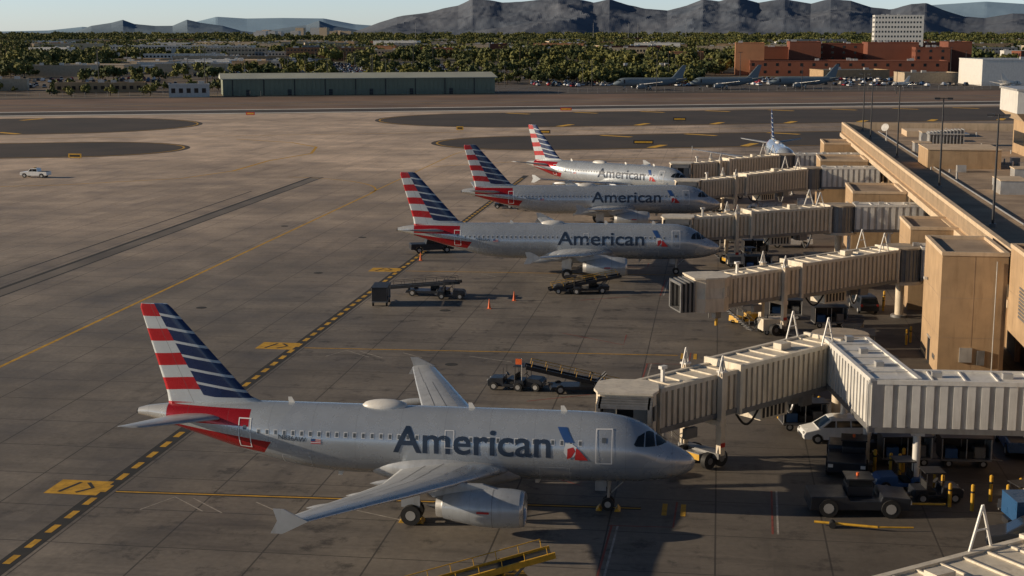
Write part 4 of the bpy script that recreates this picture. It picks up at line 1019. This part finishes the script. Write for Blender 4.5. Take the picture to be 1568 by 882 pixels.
def shr():
    p=EN(rt.uniform(-420,60),rt.uniform(655,760)); 
    if -235<p[0]<-95 and p[1]<700: return None
    return p[0],p[1],rt.uniform(.4,1.0)
scatter('t',8,5.5,200,shr)

# ------------------------------------------------------------ mountains
def ridge(name,prof,dist,depth,col0,col1,seedv,amp=1.0):
    xs=[p[0] for p in prof]; ys=[p[1] for p in prof]; f=lambda px: float(np.interp(px,xs,ys))
    nx=520;ny=44; vs=[];fs=[]
    Yc=dist
    for j in range(ny):
        v=j/(ny-1)
        Y=Yc+depth*(v-.5)
        for i in range(nx):
            px=xs[0]+(xs[-1]-xs[0])*i/(nx-1)
            X=(px-1103)*.4316*Yc/1010*(Y/Yc)
            H=28+(47-f(px))/2248*Yc*1.01
            H=max(H,0)
            p=Vector((X/900+seedv*7,Y/900,seedv))
            rg=1-abs(noise.fractal(p,1.0,2.1,6)*1.25); rg=max(0,rg)
            rg=.8+(rg-.8)*amp
            sh=1-abs(2*v-1); pv=min(1,sh*1.15)**.9
            z=H*pv*.92*(1-.42*(1-pv)**.5*(1-rg)*2.0)+H*.10*(rg-.6)
            vs.append((X,Y,z-3))
    for j in range(ny-1):
        for i in range(nx-1): a=j*nx+i; fs.append((a,a+1,a+nx+1,a+nx))
    me=bpy.data.meshes.new(name); me.from_pydata(vs,[],fs); me.update()
    t=NT(name+"_hazed_rock"); co=t.coord(); n1=t.noise(.0025,8,.7,co)
    t.set(t.b.inputs["Base Color"],t.mix(t.mapr(n1,.35,.65),c4(col0),c4(col1))); t.b.inputs["Roughness"].default_value=1.0; t.b.inputs["Specular IOR Level"].default_value=0  # blue distance haze is mixed into these base colours, paler per range
    me.materials.append(t.m); o=bpy.data.objects.new(name,me); COL.objects.link(o)
near=[(500,52),(530,44),(560,33),(590,24),(640,17),(665,10),(690,5),(712,-6),(740,-2),(760,3),(790,1),(820,-2),(850,-6),(880,-2),(905,3),(930,-2),(960,7),(985,12),(1020,14),(1050,6),(1075,-4),(1100,1),(1130,-5),(1160,3),(1200,-4),(1240,4),(1270,-3),(1300,0),(1330,10),(1360,14),(1390,6),(1412,5),(1440,16),(1470,25),(1500,27),(1540,20),(1580,22),(1640,35),(1700,48)]
left=[(-60,62),(0,58),(40,50),(75,38),(110,33),(130,28),(150,35),(185,38),(215,38),(240,28),(262,33),(300,38),(330,46),(355,49),(400,42),(440,37),(462,30),(485,38),(520,44),(560,52)]
farr=[(-200,50),(0,46),(60,40),(140,46),(230,38),(290,24),(340,27),(400,26),(470,27),(520,36),(600,42),(900,30),(1300,20),(1420,8),(1500,3),(1560,7),(1640,2),(1750,30)]
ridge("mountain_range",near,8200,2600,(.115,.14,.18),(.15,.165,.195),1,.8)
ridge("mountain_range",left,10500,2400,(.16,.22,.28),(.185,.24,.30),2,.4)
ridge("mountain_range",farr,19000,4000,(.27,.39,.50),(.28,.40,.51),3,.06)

# ------------------------------------------------------------ light
el=R(15.0); az=R(190)
s=Vector((math.cos(el)*math.cos(az),math.cos(el)*math.sin(az),math.sin(el)))
sun=bpy.data.lights.new("sun","SUN"); sun.energy=5.0; sun.angle=R(.5); sun.color=(1.0,.82,.60)
so=bpy.data.objects.new("sun",sun); COL.objects.link(so); so.rotation_euler=s.to_track_quat('Z','Y').to_euler(); so.location=(-50,-20,80)
w=bpy.data.worlds.new("World"); scene.world=w; w.use_nodes=True
nt=w.node_tree; bg=nt.nodes["Background"]; sk=nt.nodes.new("ShaderNodeTexSky"); sk.sky_type='NISHITA'; sk.sun_disc=False
sk.sun_elevation=el; sk.sun_rotation=R(260); sk.altitude=300; sk.air_density=1.0; sk.dust_density=.3; sk.ozone_density=2.0
tc=nt.nodes.new("ShaderNodeTexCoord"); sp=nt.nodes.new("ShaderNodeSeparateXYZ"); nt.links.new(tc.outputs["Generated"],sp.inputs[0])
mr=nt.nodes.new("ShaderNodeMapRange"); mr.inputs[1].default_value=0.0; mr.inputs[2].default_value=.22; mr.inputs[3].default_value=1.0; mr.inputs[4].default_value=0.0; nt.links.new(sp.outputs[2],mr.inputs[0])
mx=nt.nodes.new("ShaderNodeMix"); mx.data_type='RGBA'; mx.blend_type='MIX'; nt.links.new(mr.outputs[0],mx.inputs[0]); mx.inputs[6].default_value=(.66,.69,.74,1); mx.inputs[7].default_value=(2.0,2.45,3.9,1)
ml=nt.nodes.new("ShaderNodeVectorMath"); ml.operation='MULTIPLY'; nt.links.new(sk.outputs[0],ml.inputs[0]); nt.links.new(mx.outputs[2],ml.inputs[1])
nt.links.new(ml.outputs[0],bg.inputs[0]); bg.inputs[1].default_value=.06
cam=bpy.data.cameras.new("camera"); cam.sensor_width=36; cam.lens=36*2248.1/1568; cam.clip_end=60000; cam.clip_start=.5
co=bpy.data.objects.new("camera",cam); COL.objects.link(co); co.location=(0,0,27.963); co.rotation_euler=(math.pi/2-.1735,0,.1389)
scene.camera=co
scene.view_settings.view_transform='Standard'; scene.view_settings.look='None'; scene.view_settings.exposure=0
print("done")
